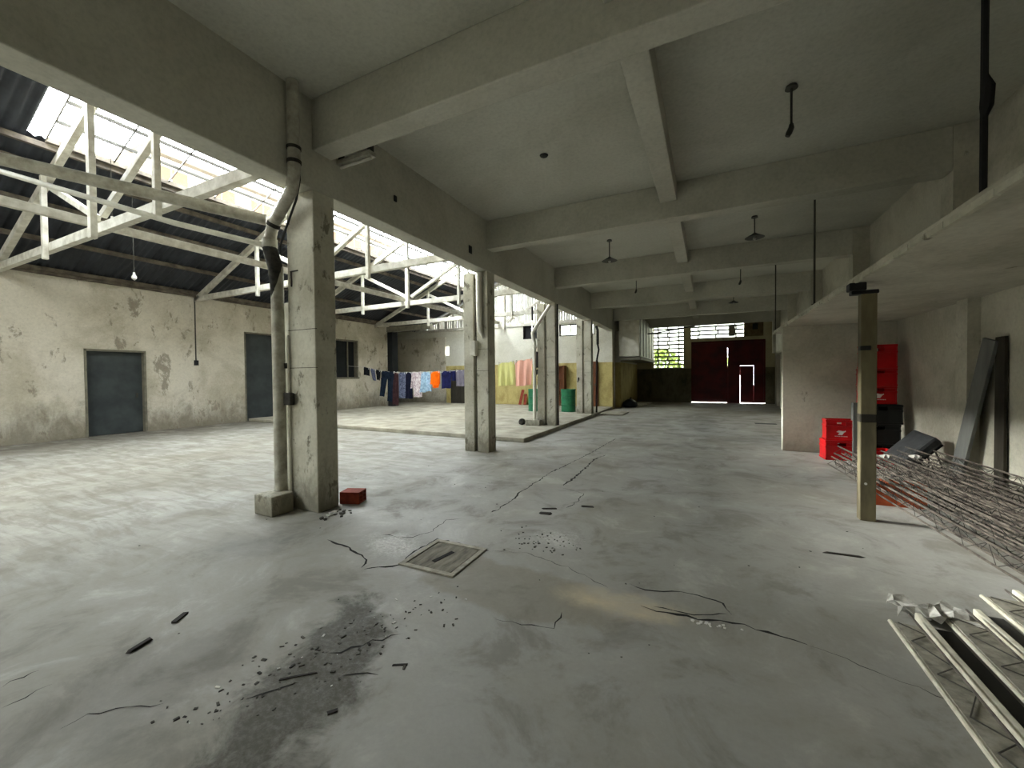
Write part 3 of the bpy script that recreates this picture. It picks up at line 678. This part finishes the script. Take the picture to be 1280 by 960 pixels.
garment('briefs', 'black briefs hanging left of the dark jeans', 'briefs', [(.205, .24, .208, .24, 0, .2), (.212, .238, .215, .235, .19, .42, 'panel')], K, .01)
garment('jeans', 'dark blue jeans with both legs hanging down', 'jeans', [(.245, .335, .243, .335, 0, .32, 'waist'), (.243, .285, .232, .262, .30, 1.05, 'leg'), (.288, .335, .285, .318, .30, 1.2, 'leg')], DN)
garment('trousers', 'dark brown trousers hanging right behind the jeans', 'trousers', [(.325, .354, .318, .352, 0.02, 1.3)], BL2)
garment('patterned_skirt', 'blue grey patterned cloth right of the dark trousers', 'skirt', [(.357, .40, .356, .398, 0, 1.02)], GP)
garment('long_skirt', 'near black navy long skirt right of the patterned cloth', 'skirt', [(.402, .438, .40, .442, 0, 1.02)], DNV)
garment('floral_blouse', 'whitish floral blouse left of the pale blue shorts', 'blouse', [(.445, .49, .45, .49, 0, .95, 'body'), (.437, .452, .432, .447, .02, .62, 'sleeve')], FL)
garment('pale_blue_shorts', 'pale blue denim shorts left of the orange garment', 'shorts', [(.493, .538, .49, .538, 0, .3, 'waist'), (.491, .514, .482, .512, .28, .76, 'leg'), (.516, .539, .515, .548, .28, .72, 'leg')], LB)
garment('orange_vest', 'bright orange vest in the middle of the rope', 'vest', [(.545, .588, .542, .59, 0, .46, 'body'), (.546, .588, .552, .58, .44, .6, 'hem')], OR)
garment('navy_shirt', 'navy blue shirt right of the orange vest', 'shirt', [(.598, .645, .60, .645, 0, .62, 'body'), (.645, .665, .652, .668, .02, .35, 'sleeve')], NV)
garment('grey_shirt', 'grey violet shirt left of the second pillar', 'shirt', [(.668, .715, .67, .715, 0, .55)], GU)
garment('pink_cloth', 'pale pink cloth partly hidden by the second pillar', 'cloth', [(.722, .765, .724, .765, 0, .58)], PK2)
garment('yellow_towel', 'pale yellow green towel right of the second pillar', 'towel', [(.85, .912, .85, .914, 0, .72)], YL, .03)
garment('pink_towel', 'salmon pink towel at the right end of the rope', 'towel', [(.916, .978, .918, .974, 0, .78)], PK, .03)

# ---------------------------------------------------------------- drums and small things by the yellow wall
def drum(x, y, lab):
    d = empty('oil_drum', (x, y, .1), 0, lab, 'drum', 'green steel drums on the platform')
    MB().lathe([(.27, .0), (.29, .01), (.29, .04), (.28, .05), (.28, .28), (.293, .295), (.28, .31), (.28, .58), (.293, .595), (.28, .61), (.28, .84), (.29, .85), (.29, .89), (.275, .89), (.27, .86)], n=28).build('body', M_green, d, smooth=True)
    MB().lathe([(.03, 0), (.035, .03), (.02, .035)], (.15, .05, .865), 10).build('bung', M_metalw, d)
drum(-6.35, 15.15, 'green steel drum standing left of the third pillar'); drum(-4.98, 15.25, 'green steel drum seen right of the third pillar')
bxs = empty('wooden_cupboard', (-6.55, 17.9, .1), 0, 'small brown open cupboard against the yellow wall behind the left drum', 'cupboard')
for a in ((-.5, -.44, 0, 1.9), (.44, .5, 0, 1.9)): MB().box(a[0], a[1], 0, .36, a[2], a[3]).build('side_panel', M_brown, bxs)
for z in (0.04, .7, 1.25, 1.84): MB().box(-.44, .44, 0, .36, z, z + .05).build('shelf', M_brown, bxs)
MB().box(-.44, .44, .33, .36, .09, 1.84).build('back_panel', M_brown, bxs)
bt = empty('plastic_jug', (-6.2, 15.15, .99), 0, 'small whitish jug on the left green drum', 'jug')
MB().lathe([(.06, 0), (.07, .02), (.07, .16), (.03, .2), (.025, .24)], n=14).build('body', M_white, bt, smooth=True); MB().lathe([(.03, .24), (.03, .27)], n=12).build('cap', M_crate, bt)
for (x, y, a, l_) in ((-8.35, 17.95, .16, 'reddish board leaning on the yellow wall, left one of two'), (-8.1, 18.0, -.1, 'reddish board leaning on the yellow wall, right one of two')):
    t = MB(); t.bar((x, y, .12), (x + a * .5, y + .22, .85 if a > 0 else .62), .14, .03, (0, 1, 0)); tag(t.build('short_board', M_brick), l_, 'board', 'short boards leaning on the yellow wall')
bd = empty('door_4', (-4.88, 18.28, .1), 0, kind='structure')
MB().box(-.3, .28, -.05, 0, 0, 2.0).build('leaf', M_brown, bd, bevel=.01); MB().box(-.36, -.3, -.07, .01, 0, 2.06).box(.28, .34, -.07, .01, 0, 2.06).box(-.36, .34, -.07, .01, 2.0, 2.06).build('frame', M_brown, bd)
MB().box(.2, .24, -.09, -.05, .95, 1.05).build('handle', M_metalw, bd)
# windows high on the far shed wall
for n, (x0, x1, z0, z1) in ((4, (-8.3, -7.45, 3.35, 4.1)), (5, (-6.4, -4.7, 3.4, 3.95))):
    w = empty('window_%d' % n, ((x0 + x1) / 2, 18.3, (z0 + z1) / 2), 0, kind='structure'); hx, hz = (x1 - x0) / 2, (z1 - z0) / 2
    for a in ((-hx, hx, hz - .05, hz), (-hx, hx, -hz, -hz + .05), (-hx, -hx + .05, -hz, hz), (hx - .05, hx, -hz, hz)): MB().box(a[0], a[1], 0, .1, a[2], a[3]).build('frame', M_grime, w)
    k = 3 if n == 5 else 2
    for i in range(1, k): MB().box(-hx + 2 * hx * i / k - .02, -hx + 2 * hx * i / k + .02, .02, .08, -hz, hz).build('mullion', M_grime, w)
    for i in range(k): MB().box(-hx + 2 * hx * i / k + .02, -hx + 2 * hx * (i + 1) / k - .02, .1, .11, -hz + .05, hz - .05).build('pane', M_wglass if n == 5 else M_dark, w)
# far left side of the hall: dark heap and pale board
hpb = empty('black_bin_bag', (-3.35, 19.6, 0), 0, 'slumped black bag on the floor at the foot of the yellow wall', 'bag')
MB().lathe([(.28, 0), (.36, .08), (.32, .24), (.16, .36), (.05, .4)], n=14).build('bag', M_blackp, hpb, smooth=True)
MB().tube([(0, 0, .38), (.04, .02, .46)], .03, 7).build('knot', M_blackp, hpb)
tag(MB().box(-.35, .35, -1.2, 1.2, 0, .07).build('pale_board', M_white, loc=(-3.2, 21.6, 0), bevel=.01), 'pale flat board lying on the floor near the street wall corner', 'board').rotation_euler = (0, 0, R(-6))
tag(MB().tube([(-3.68, 20.5, 3.45), (-2.4, 22.1, 3.7), (-.6, 22.25, 3.97)], .035, 8).build('ceiling_conduit', M_grime), 'dark pipe rising along the last beam above the front window', 'pipe')

# ---------------------------------------------------------------- ceiling lamps
def lamp(x, y, drop, kind, lab):
    l = empty('ceiling_lamp', (x, y, CZ), 0, lab, 'lamp', 'old pendant lamps under the ceiling')
    MB().lathe([(.06, -.03), (.05, 0), (.03, 0)], n=16).build('canopy', M_lamp, l)
    MB().tube([(0, 0, 0), (0, 0, -drop)], .012, 7).build('rod', M_lamp, l)
    if kind == 'disc':
        MB().lathe([(.17, -drop - .05), (.16, -drop - .045), (.06, -drop + .01), (.02, -drop + .04)], n=20).build('shade', M_lamp, l, smooth=True)
        MB().lathe([(.01, -drop - .1), (.03, -drop - .08), (.03, -drop - .05), (.02, -drop - .03)], n=12).build('bulb', M_chip, l, smooth=True)
    else:
        MB().tube([(0, 0, -drop + .02), (0, 0, -drop - .02), (-.02, 0, -drop - .07), (-.035, 0, -drop - .1)], [.02, .028, .03, .024], 10).build('socket', M_lamp, l, smooth=True)
lamp(.79, 5.19, .42, 'socket', 'bare lamp socket on a rod, nearest the camera')
lamp(.80, 9.1, .36, 'disc', 'disc shade lamp in the second bay, right of the middle rib')
lamp(-2.0, 9.15, .42, 'disc', 'disc shade lamp in the second bay, left of the middle rib')
lamp(.80, 12.9, .45, 'socket', 'small lamp rod in the third bay, right side')
lamp(-2.05, 13.2, .35, 'socket', 'small lamp rod in the third bay, left side')
lamp(.83, 17.0, .35, 'disc', 'far disc lamp in front of the bright transom window')
hc = tag(MB().lathe([(.02, -.02), (.05, -.015), (.06, 0), (.03, 0)], (-2.04, 5.25, CZ), 12).build('ceiling_socket', M_black), 'black empty outlet hole in the nearest ceiling bay', 'outlet')
tag(MB().lathe([(.015, -.015), (.035, -.01), (.03, 0)], (-3.18, 3.62, CZ), 10).build('ceiling_hook_plate', M_black), 'tiny dark fixing in the ceiling beyond the first beam', 'fixing')
fx = empty('tube_light_fitting', (-3.64, 3.42, 4.02), 0, 'grey fluorescent batten beside the first beam next to the nearest pillar', 'light fitting')
MB().box(-.26, .26, -.05, .05, -.03, .02).build('batten', M_pipe, fx, bevel=.005); MB().tube([(-.24, 0, -.05), (.24, 0, -.05)], .016, 10).build('tube', M_white, fx)
MB().box(-.26, -.2, -.02, .02, .02, .53).box(.2, .26, -.02, .02, .02, .53).build('bracket', M_grime, fx)
# holes in the longitudinal beam
for (y, z, s, l_) in ((4.35, 3.98, .03, 'small dark hole in the side of the long beam between first two pillars'), (6.3, 3.82, .05, 'black burnt hole in the long beam beside the second pillar')):
    tag(MB().box(-3.902, -3.885, y - s, y + s, z - s * 1.4, z + s * 1.4).build('beam_outlet', M_black, bevel=.008), l_, 'outlet')
# hanging bulb in the shed
for (x, y, z, l_) in ((-11.2, 4.3, 3.75, 'bare bulb hanging from the shed roof in front of the left wall'), (-9.6, 3.4, 4.35, 'small white lamp fixed to the shed tie beam')):
    b_ = empty('bare_bulb', (x, y, z), 0, l_, 'bulb')
    MB().tube([(0, 0, .08), (0, 0, rz(x) + .1 - z)], .006, 5).build('wire', M_metalw, b_); MB().lathe([(.01, -.08), (.045, -.04), (.045, 0), (.02, .05), (.02, .09)], n=12).build('globe', M_chip, b_, smooth=True)

# ---------------------------------------------------------------- manhole cover
mh = empty('manhole_cover', (-1.985, 2.745, 0), R(1), 'square concrete manhole cover with pale frame in the middle of the floor', 'manhole cover')
fr = MB()
for a in ((-.26, .26, -.27, -.225), (-.26, .26, .225, .27), (-.26, -.215, -.225, .225), (.215, .26, -.225, .225)): fr.box(a[0], a[1], a[2], a[3], 0, .012)
fr.build('frame', M_coverf, mh, bevel=.004); MB().box(-.205, .205, -.215, .215, 0, .006).build('lid', M_cover, mh)
MB().box(-.02, .02, -.12, .1, .006, .009).build('lifting_slot', M_crack, mh).rotation_euler = (0, 0, R(-12))

tag(MB().box(-.28, .28, -.12, .12, 0, .006).build('drain_grate', M_black, loc=(1.55, 14.3, 0)), 'dark drain slot in the far floor in front of the red gate', 'drain')
# ---------------------------------------------------------------- bricks, chips, debris
def hollow_block(name, loc, rz_, sx, sy, sz, mat, lab, holes_along='y'):
    b = empty(name, loc, rz_, lab, 'brick')
    # shell with ribs, six cells open towards +/-x
    m = MB(); t = .014
    m.box(-sx / 2, sx / 2, -sy / 2, -sy / 2 + t, 0, sz).box(-sx / 2, sx / 2, sy / 2 - t, sy / 2, 0, sz).box(-sx / 2, sx / 2, -sy / 2 + t, sy / 2 - t, 0, t).box(-sx / 2, sx / 2, -sy / 2 + t, sy / 2 - t, sz - t, sz)
    m.build('shell', mat, b)
    r = MB(); r.box(-sx / 2 + .002, sx / 2 - .002, -t / 2, t / 2, t, sz - t)
    for k in (1, 2): r.box(-sx / 2 + .002, sx / 2 - .002, -sy / 2 + t, sy / 2 - t, sz * k / 3 - t / 2, sz * k / 3 + t / 2)
    r.build('web', mat, b)
    return b
hollow_block('hollow_brick', (-3.88, 3.52, 0), R(20), .24, .19, .14, M_brick, 'red hollow brick on the floor right of the nearest pillar')
hollow_block('hollow_brick', (1.9, 6.02, 0), R(2), .5, .2, .26, M_obrick, 'orange hollow brick under the lattice joists behind the post')
for (x_, y_, w_, l_) in ((2.6, 6.02, .34, 'dark timber block under the joists near the right wall'), (2.2, 3.3, .5, 'dark timber block under the near end of the lattice joists')):
    m = MB().box(-w_, w_, -.09, .09, 0, .13).box(-w_ + .03, w_ - .02, -.08, .09, .132, .26); tag(m.build('timber_block', M_dplank, loc=(x_, y_, 0), bevel=.006), l_, 'block')
rnd = random.Random(11)
def chunk(mb, x, y, sx, sy, sz, a, jit=.3):
    c, s = math.cos(a), math.sin(a); vs = []
    for (i, j, k_) in ((-1, -1, 0), (1, -1, 0), (1, 1, 0), (-1, 1, 0), (-1, -1, 1), (1, -1, 1), (1, 1, 1), (-1, 1, 1)):
        px = i * sx / 2 * (1 + rnd.uniform(-jit, jit)); py = j * sy / 2 * (1 + rnd.uniform(-jit, jit)); pz = k_ * sz * (1 + rnd.uniform(-jit, jit)) * (.8 if k_ else 1)
        vs.append((x + px * c - py * s, y + px * s + py * c, pz))
    mb.add(vs, ((0, 3, 2, 1), (4, 5, 6, 7), (0, 1, 5, 4), (1, 2, 6, 5), (2, 3, 7, 6), (3, 0, 4, 7)))
CH = [(-2.885, 1.09, .12, .028, .016, 1.85, 'dark splinter of wood on the floor at the lower left'), (-2.99, 1.33, .10, .03, .014, 2.1, 'flat dark wood chip just above the splinter at the lower left'),
      (1.0, 4.16, .25, .022, .012, .05, 'thin dark stick lying on the floor left of the post'), (-1.62, 4.25, .16, .03, .012, .4, 'dark wood sliver in the middle floor, upper of a pair'),
      (-1.6, 4.08, .12, .05, .015, .1, 'dark wood flake in the middle floor, lower of a pair'), (-1.25, 4.5, .14, .04, .012, .2, 'brown scrap right of the pair of slivers'),
      (-1.86, 1.32, .16, .01, .006, .75, 'long thin splinter in the dirty patch'), (-1.45, 1.6, .07, .01, .006, .5, 'short splinter at the right edge of the dirty patch'),
      (-1.52, 1.24, .04, .018, .008, .9, 'small dark chip right of the dirty patch')]
for x, y, l, w, h, a, lab in CH:
    m = MB(); chunk(m, 0, 0, l, w, h, 0, .2); o = m.build('wood_chip', M_wood, loc=(x, y, 0)); o.rotation_euler = (0, 0, a); tag(o, lab, 'wood chip', 'scraps of wood on the floor')
dm = MB(); wm = MB()
for i in range(150):
    t = rnd.random(); x = -2.1 + .55 * t + rnd.gauss(0, .13); y = .95 + 1.2 * t + rnd.gauss(0, .16); s = rnd.uniform(.003, .012)
    chunk(wm if rnd.random() < .08 else dm, x, y, s * rnd.uniform(1, 2.6), s, s * .5, rnd.uniform(0, 3.1))
for i in range(60):
    x = -1.35 + rnd.gauss(0, .16); y = 3.35 + rnd.gauss(0, .14); s = rnd.uniform(.004, .014); chunk(dm, x, y, s * 1.4, s, s * .6, rnd.uniform(0, 3))
for i in range(60):
    x = rnd.uniform(-5, 1.2); y = rnd.uniform(1.2, 9); s = rnd.uniform(.004, .010); chunk(dm, x, y, s * 1.5, s, s * .5, rnd.uniform(0, 3))
for i in range(22):
    x = -3.72 + rnd.gauss(0, .08); y = 3.12 + rnd.gauss(0, .08); s = rnd.uniform(.012, .04); chunk(wm if i % 2 else dm, x, y, s * 1.5, s, s * .6, rnd.uniform(0, 3))
for i in range(14):
    x = .0 + rnd.gauss(0, .1); y = 2.66 + rnd.gauss(0, .02); s = rnd.uniform(.006, .014); chunk(wm, x, y, s * 1.5, s, s * .6, rnd.uniform(0, 3))
tag(dm.build('floor_grit', M_pebble), 'dark grit and crumbs scattered over the concrete floor', 'grit', kind='stuff')
tag(wm.build('plaster_crumbs', M_chip), 'whitish crumbs of plaster scattered on the floor', 'crumbs', kind='stuff')

# ---------------------------------------------------------------- crates under the mezzanine
def crate_mesh():
    r = bpy.data.objects
    return None
def bottle_crate(loc, rz_, mat, lab, logo=True, sx=.42, sy=.32, sz=.30):
    c = empty('bottle_crate', loc, rz_, lab, 'crate', 'plastic bottle crates stacked against the partition')
    m = MB(); t = .018
    for (a, b, c_, d) in ((-sx / 2, sx / 2, -sy / 2, -sy / 2 + t), (-sx / 2, sx / 2, sy / 2 - t, sy / 2), (-sx / 2, -sx / 2 + t, -sy / 2 + t, sy / 2 - t), (sx / 2 - t, sx / 2, -sy / 2 + t, sy / 2 - t)):
        if c_ == -sy / 2 or d == sy / 2:      # long sides with a handle slot
            m.box(a, b, c_, d, 0, sz * .72).box(a, -.06, c_, d, sz * .72, sz * .88).box(.06, b, c_, d, sz * .72, sz * .88).box(a, b, c_, d, sz * .88, sz)
        else: m.box(a, b, c_, d, 0, sz)
    m.box(-sx / 2, sx / 2, -sy / 2, sy / 2, 0, .012); m.build('shell', mat, c, bevel=.004)
    rb = MB()
    for z in (.02, sz * .68, sz - .02): rb.box(-sx / 2 - .008, sx / 2 + .008, -sy / 2 - .008, -sy / 2, z - .012, z + .012).box(-sx / 2 - .008, -sx / 2, -sy / 2, sy / 2, z - .012, z + .012)
    for x in (-sx / 2, sx / 2 - .01): rb.box(x, x + .012, -sy / 2 - .008, -sy / 2, 0, sz)
    rb.build('rib', mat, c)
    dv = MB()
    for k in range(1, 6): dv.box(-sx / 2 + sx * k / 6 - .003, -sx / 2 + sx * k / 6 + .003, -sy / 2 + t, sy / 2 - t, .012, sz * .6)
    for k in range(1, 4): dv.box(-sx / 2 + t, sx / 2 - t, -sy / 2 + sy * k / 4 - .003, -sy / 2 + sy * k / 4 + .003, .012, sz * .6)
    dv.build('divider', mat, c)
    if logo:
        lg = MB(); y = -sy / 2 - .003
        # slanted emblem with a line of small lettering below
        lg.add([(-.05, y, .10), (.01, y, .10), (.05, y, .17), (-.01, y, .17)], [(0, 1, 2, 3)]).add([(-.07, y, .15), (-.03, y, .14), (.0, y, .175), (-.04, y, .18)], [(0, 1, 2, 3)])
        lg.add([(.015, y, .13), (.06, y, .16), (.055, y, .18), (.02, y, .155)], [(0, 1, 2, 3)])
        for k in range(9): lg.box(-.09 + k * .02, -.078 + k * .02, y - .001, y, .07, .082)
        lg.build('emblem', M_cratelogo, c)
    return c
for k in range(2): bottle_crate((2.58, 8.95, .36 + .62 - .0 + .30 * (k + 0) + .0), R(2 * k), M_crate, ['red crate with white emblem resting on the black crates', 'red crate, second from the top of the tall stack'][k], logo=(k == 0), sx=.44)
bottle_crate((2.59, 8.96, 1.58), R(-2), M_crate, 'topmost red crate of the tall stack', logo=False, sx=.44, sz=.4)
for k in range(3): bottle_crate((2.56 + .02 * k, 8.9, .325 * k), R(-3 + 3 * k), M_blackp if k != 0 else M_blackp, ['black crate at the bottom of the tall stack', 'black crate, second from the floor in the tall stack', 'black crate directly below the red ones'][k], logo=False, sx=.5, sy=.36, sz=.325)
bottle_crate((2.05, 8.85, .0), R(4), M_crate, 'lower red crate of the short stack left of the post', logo=False, sx=.46, sz=.34)
bottle_crate((2.06, 8.86, .34), R(-2), M_crate, 'upper red crate with white print left of the post', logo=True, sx=.42, sz=.36)
bottle_crate((2.48, 8.35, .0), R(12), M_crate, 'dark red crate low in front of the black stack', logo=False, sx=.3, sz=.28)
tag(MB().box(-.1, .1, -.06, .06, 0, 1.0).build('dark_board', M_plank, loc=(2.3, 8.7, 0)), 'narrow grey board standing right behind the post', 'board')
# tilted stool / seat
st = empty('upturned_chair', (2.62, 7.55, 0), 0, 'charcoal padded chair tipped over against the right wall', 'chair')
T = Matrix.Translation((-.03, 0, .44)) @ Matrix.Rotation(R(-48), 4, 'Y') @ Matrix.Rotation(R(8), 4, 'X')
MB().box(-.3, .24, -.25, .25, -.06, .08, T).build('seat', M_seat, st, bevel=.04)
MB().box(-.28, .22, -.23, .23, -.085, -.06, T).build('seat_pan', M_blackp, st, bevel=.01)
for (x, y, ex, ey) in ((.14, -.14, .2, -.1), (.14, .14, .24, .12), (-.1, -.16, .06, -.16), (-.1, .16, .04, .16)):
    a = T @ Vector((x, y, -.07)); MB().tube([a, (a.x + (ex - x) * .3 + .06, a.y * 1.1, max(.0, a.z - .25)), (a.x + .08, a.y * 1.15, .01)], .011, 8).build('leg', M_metalw, st, smooth=True)
# planks
pl = MB(); pl.bar((2.83, 7.12, .02), (2.95, 6.66, 1.88), .24, .035, (1, 0, .06)); tag(pl.build('leaning_plank', M_plank, bevel=.004), 'wide grey plank leaning slantwise against the right wall', 'plank')
p2 = MB(); p2.bar((2.965, 6.5, 0.01), (2.975, 6.52, 1.9), .17, .03, (1, 0, 0)); tag(p2.build('upright_plank', M_dplank, bevel=.004), 'dark plank standing upright behind the grey plank', 'plank')  # dark board put where the grey plank's shadow falls
# rebar lattice joists
def lattice(name, a, b, lab, mat=M_steel, w=.085, h=.10, r=.008, base=False):
    a = Vector(a); b = Vector(b); d = (b - a); L = d.length; d.normalize(); s = Vector((-d.y, d.x, 0)).normalized(); up = Vector((0, 0, 1))
    t = empty(name, tuple(a), 0, lab, 'joist', 'steel lattice joists lying on bricks')
    z = Vector((0, 0, 0))
    for k in (-1, 1): MB().tube([s * k * w / 2, s * k * w / 2 + d * L], r, 6).build('bottom_rod', mat, t)
    MB().tube([up * h, up * h + d * L], r * 1.2, 6).build('top_rod', mat, t)
    n = int(L / .16)
    for k in (-1, 1):
        pts = [(d * (i * .16) + (up * h if i % 2 else s * k * w / 2)) for i in range(n + 1)]
        MB().tube(pts, .0025, 4).build('zigzag_wire', M_grime, t)
rnd = random.Random(5)
for i in range(11):
    u = i / 10; x = 1.50 + 1.12 * u; y = 6.75 + 1.5 * u + rnd.uniform(-.15, .15)
    if i >= 6: y = min(y, 7.0)
    a = (x, y, .275); b = (x + .24 - .06 * u, 2.1 + rnd.uniform(-.3, .3), .275)
    lattice('lattice_joist', a, b, ['leftmost', 'second', 'third', 'fourth', 'fifth', 'sixth', 'seventh', 'eighth', 'ninth', 'tenth', 'rightmost'][i] + ' joist from the hall side in the bottom layer of rusty lattice joists')
for i in range(6):
    x = 1.62 + .2 * i; y = 6.9 + .05 * i + rnd.uniform(-.2, .2)
    lattice('lattice_joist', (x, y, .388), (x + .22, 2.3 + rnd.uniform(-.3, .3), .388), ['first', 'second', 'third', 'fourth', 'fifth', 'sixth'][i] + ' joist from the hall side in the top layer of rusty lattice joists')
for (x, y, z, l_) in ((1.9, 6.25, .505, 'scrap of clear plastic caught on the joists behind the orange brick'), (2.2, 6.35, .505, 'second clear plastic scrap on the joists nearer the wall')):
    m = MB(); vs = [(x + .05 * math.cos(t) * (1 + .4 * math.sin(3 * t)), y + .04 * math.sin(t), z + .02 * math.sin(5 * t)) for t in [k * math.pi / 6 for k in range(12)]]
    m.add([(x, y, z + .03)] + vs + [(v[0], v[1], v[2] - .006) for v in vs], [(0, i + 1, (i + 1) % 12 + 1) for i in range(12)] + [(i + 1, i + 13, (i + 1) % 12 + 13, (i + 1) % 12 + 1) for i in range(12)])
    tag(m.build('plastic_scrap', M_chip), l_, 'plastic scrap')
# near group: precast strips with pale rails
def precast(x0, x1, y0, y1, lab, zz=0):
    w = x1 - x0; t = empty('precast_joist', (x0, y0, zz), 0, lab, 'joist', 'pale precast joists in the lower right corner'); L = y0 - y1
    MB().box(.01, w - .01, -L, -.03, 0.0, .045).build('concrete_strip', M_precast, t)
    MB().tube([(0, 0, .03), (0, -L, .03)], .011, 8).build('rail', M_rail, t)
    MB().bar((w, .06, .06), (w, -L, .06), .034, .05).build('rail', M_rail, t, bevel=.008)
    n = int(L / .12)
    MB().tube([(.02 + (w - .05) * (i % 2), -.05 - i * .12 + .03 * (i % 3), .055) for i in range(n)], .0035, 5).build('zigzag_wire', M_metalw, t)
    MB().tube([(w * .5, -.04, .11), (w * .5, -L, .11)], .006, 6).build('top_rod', M_steel, t)
precast(.965, 1.11, 3.1, .6, 'pale precast joist nearest the camera, leftmost of the lower right group')
precast(1.27, 1.44, 3.3, .6, 'pale precast joist in the middle of the lower right group')
precast(1.61, 1.79, 3.7, .6, 'pale precast joist at the right of the lower right group')
m = MB(); vs = []
for i in range(9):
    for j in range(5):
        vs.append((1.03 + i * .045 + .02 * math.sin(j * 2), 3.2 + j * .05 + .05 * math.sin(i * 1.3), .02 + .05 * abs(math.sin(i * 1.7 + j * 1.1))))
m.add(vs, [(i * 5 + j, (i + 1) * 5 + j, (i + 1) * 5 + j + 1, i * 5 + j + 1) for i in range(8) for j in range(4)])
pw = m.build('plastic_wrap', simple('clear_film', (206, 204, 196), .25, c2=(150, 148, 140), scale=20, spec=.8)); md = pw.modifiers.new('s', 'SOLIDIFY'); md.thickness = .002
tag(pw, 'crumpled clear plastic film at the far tips of the pale joists', 'plastic film')
for i, (xa, xb) in enumerate(((1.125, 1.255), (1.46, 1.595))):  # dark strips stand in for the shade between the joists
    tag(MB().box(xa, xb, .6, 3.15 + i * .3, 0, .012).build('dark_plastic_sheet', M_blackp), ['strip of dark plastic on the floor between the left two pale joists', 'strip of dark plastic on the floor between the right two pale joists'][i], 'plastic sheet')

# ---------------------------------------------------------------- outside
struct(MB().box(-60, 30, YF + .3, 60, -.3, -.05).build('yard_ground', M_yard))
hd = MB(); rnd = random.Random(9)
def foliage(x, y, z, rx, ry, rz_, n, mat, lab):
    m = MB()
    for i in range(n):
        a, b = rnd.uniform(0, 6.28), rnd.uniform(-1.2, 1.5); q = rnd.uniform(.6, 1)
        p = Vector((x + rx * q * math.cos(a) * math.cos(b), y + ry * q * math.sin(a) * math.cos(b), z + rz_ * q * math.sin(b)))
        u = Vector((rnd.uniform(-1, 1), rnd.uniform(-1, 1), rnd.uniform(-1, 1))).normalized() * .14; v = u.orthogonal().normalized() * .07
        m.add([p - u, p + v, p + u, p - v], [(0, 1, 2, 3)])
    t = empty('shrub', (x, y, 0), 0, lab, 'shrub')
    o = m.build('foliage', mat, t); o.location = (-x, -y, 0); o['kind'] = 'stuff'
    MB().tube([(0, 0, -.05), (0, 0, z)], .06, 6).build('trunk', M_purlin, t)
foliage(-2.9, 29, 1.7, 1.6, 1.2, 1.6, 1600, M_grass, 'sunlit yellow green shrub outside behind the barred window')
foliage(.4, 31, 1.6, 1.4, 1.0, 1.5, 1200, M_grass, 'sunlit green shrub outside left of the gate')
# neighbouring house seen through the roof glazing
nb = empty('neighbour_building', (-22, 10, 0), 0, 'cream neighbouring building with ochre shutters seen through the roof glazing', 'building')
MB().box(-4, 0, -1.2, 14, -.05, 11.5).build('wall', M_bldg, nb); MB().box(-4.2, .35, -1.4, 14.3, 11.5, 11.7).build('cornice', M_trim2, nb)
for i in range(7):
    y = -.9 + i * 2.1
    f = MB().box(0, .08, y, y + 1.45, 9.8, 11.15).build('window', M_bldg, nb)
    for k in range(2): MB().box(.08, .11, y + .08 + k * .68, y + .7 + k * .68, 9.88, 11.07).build('shutter', M_shutter, f)
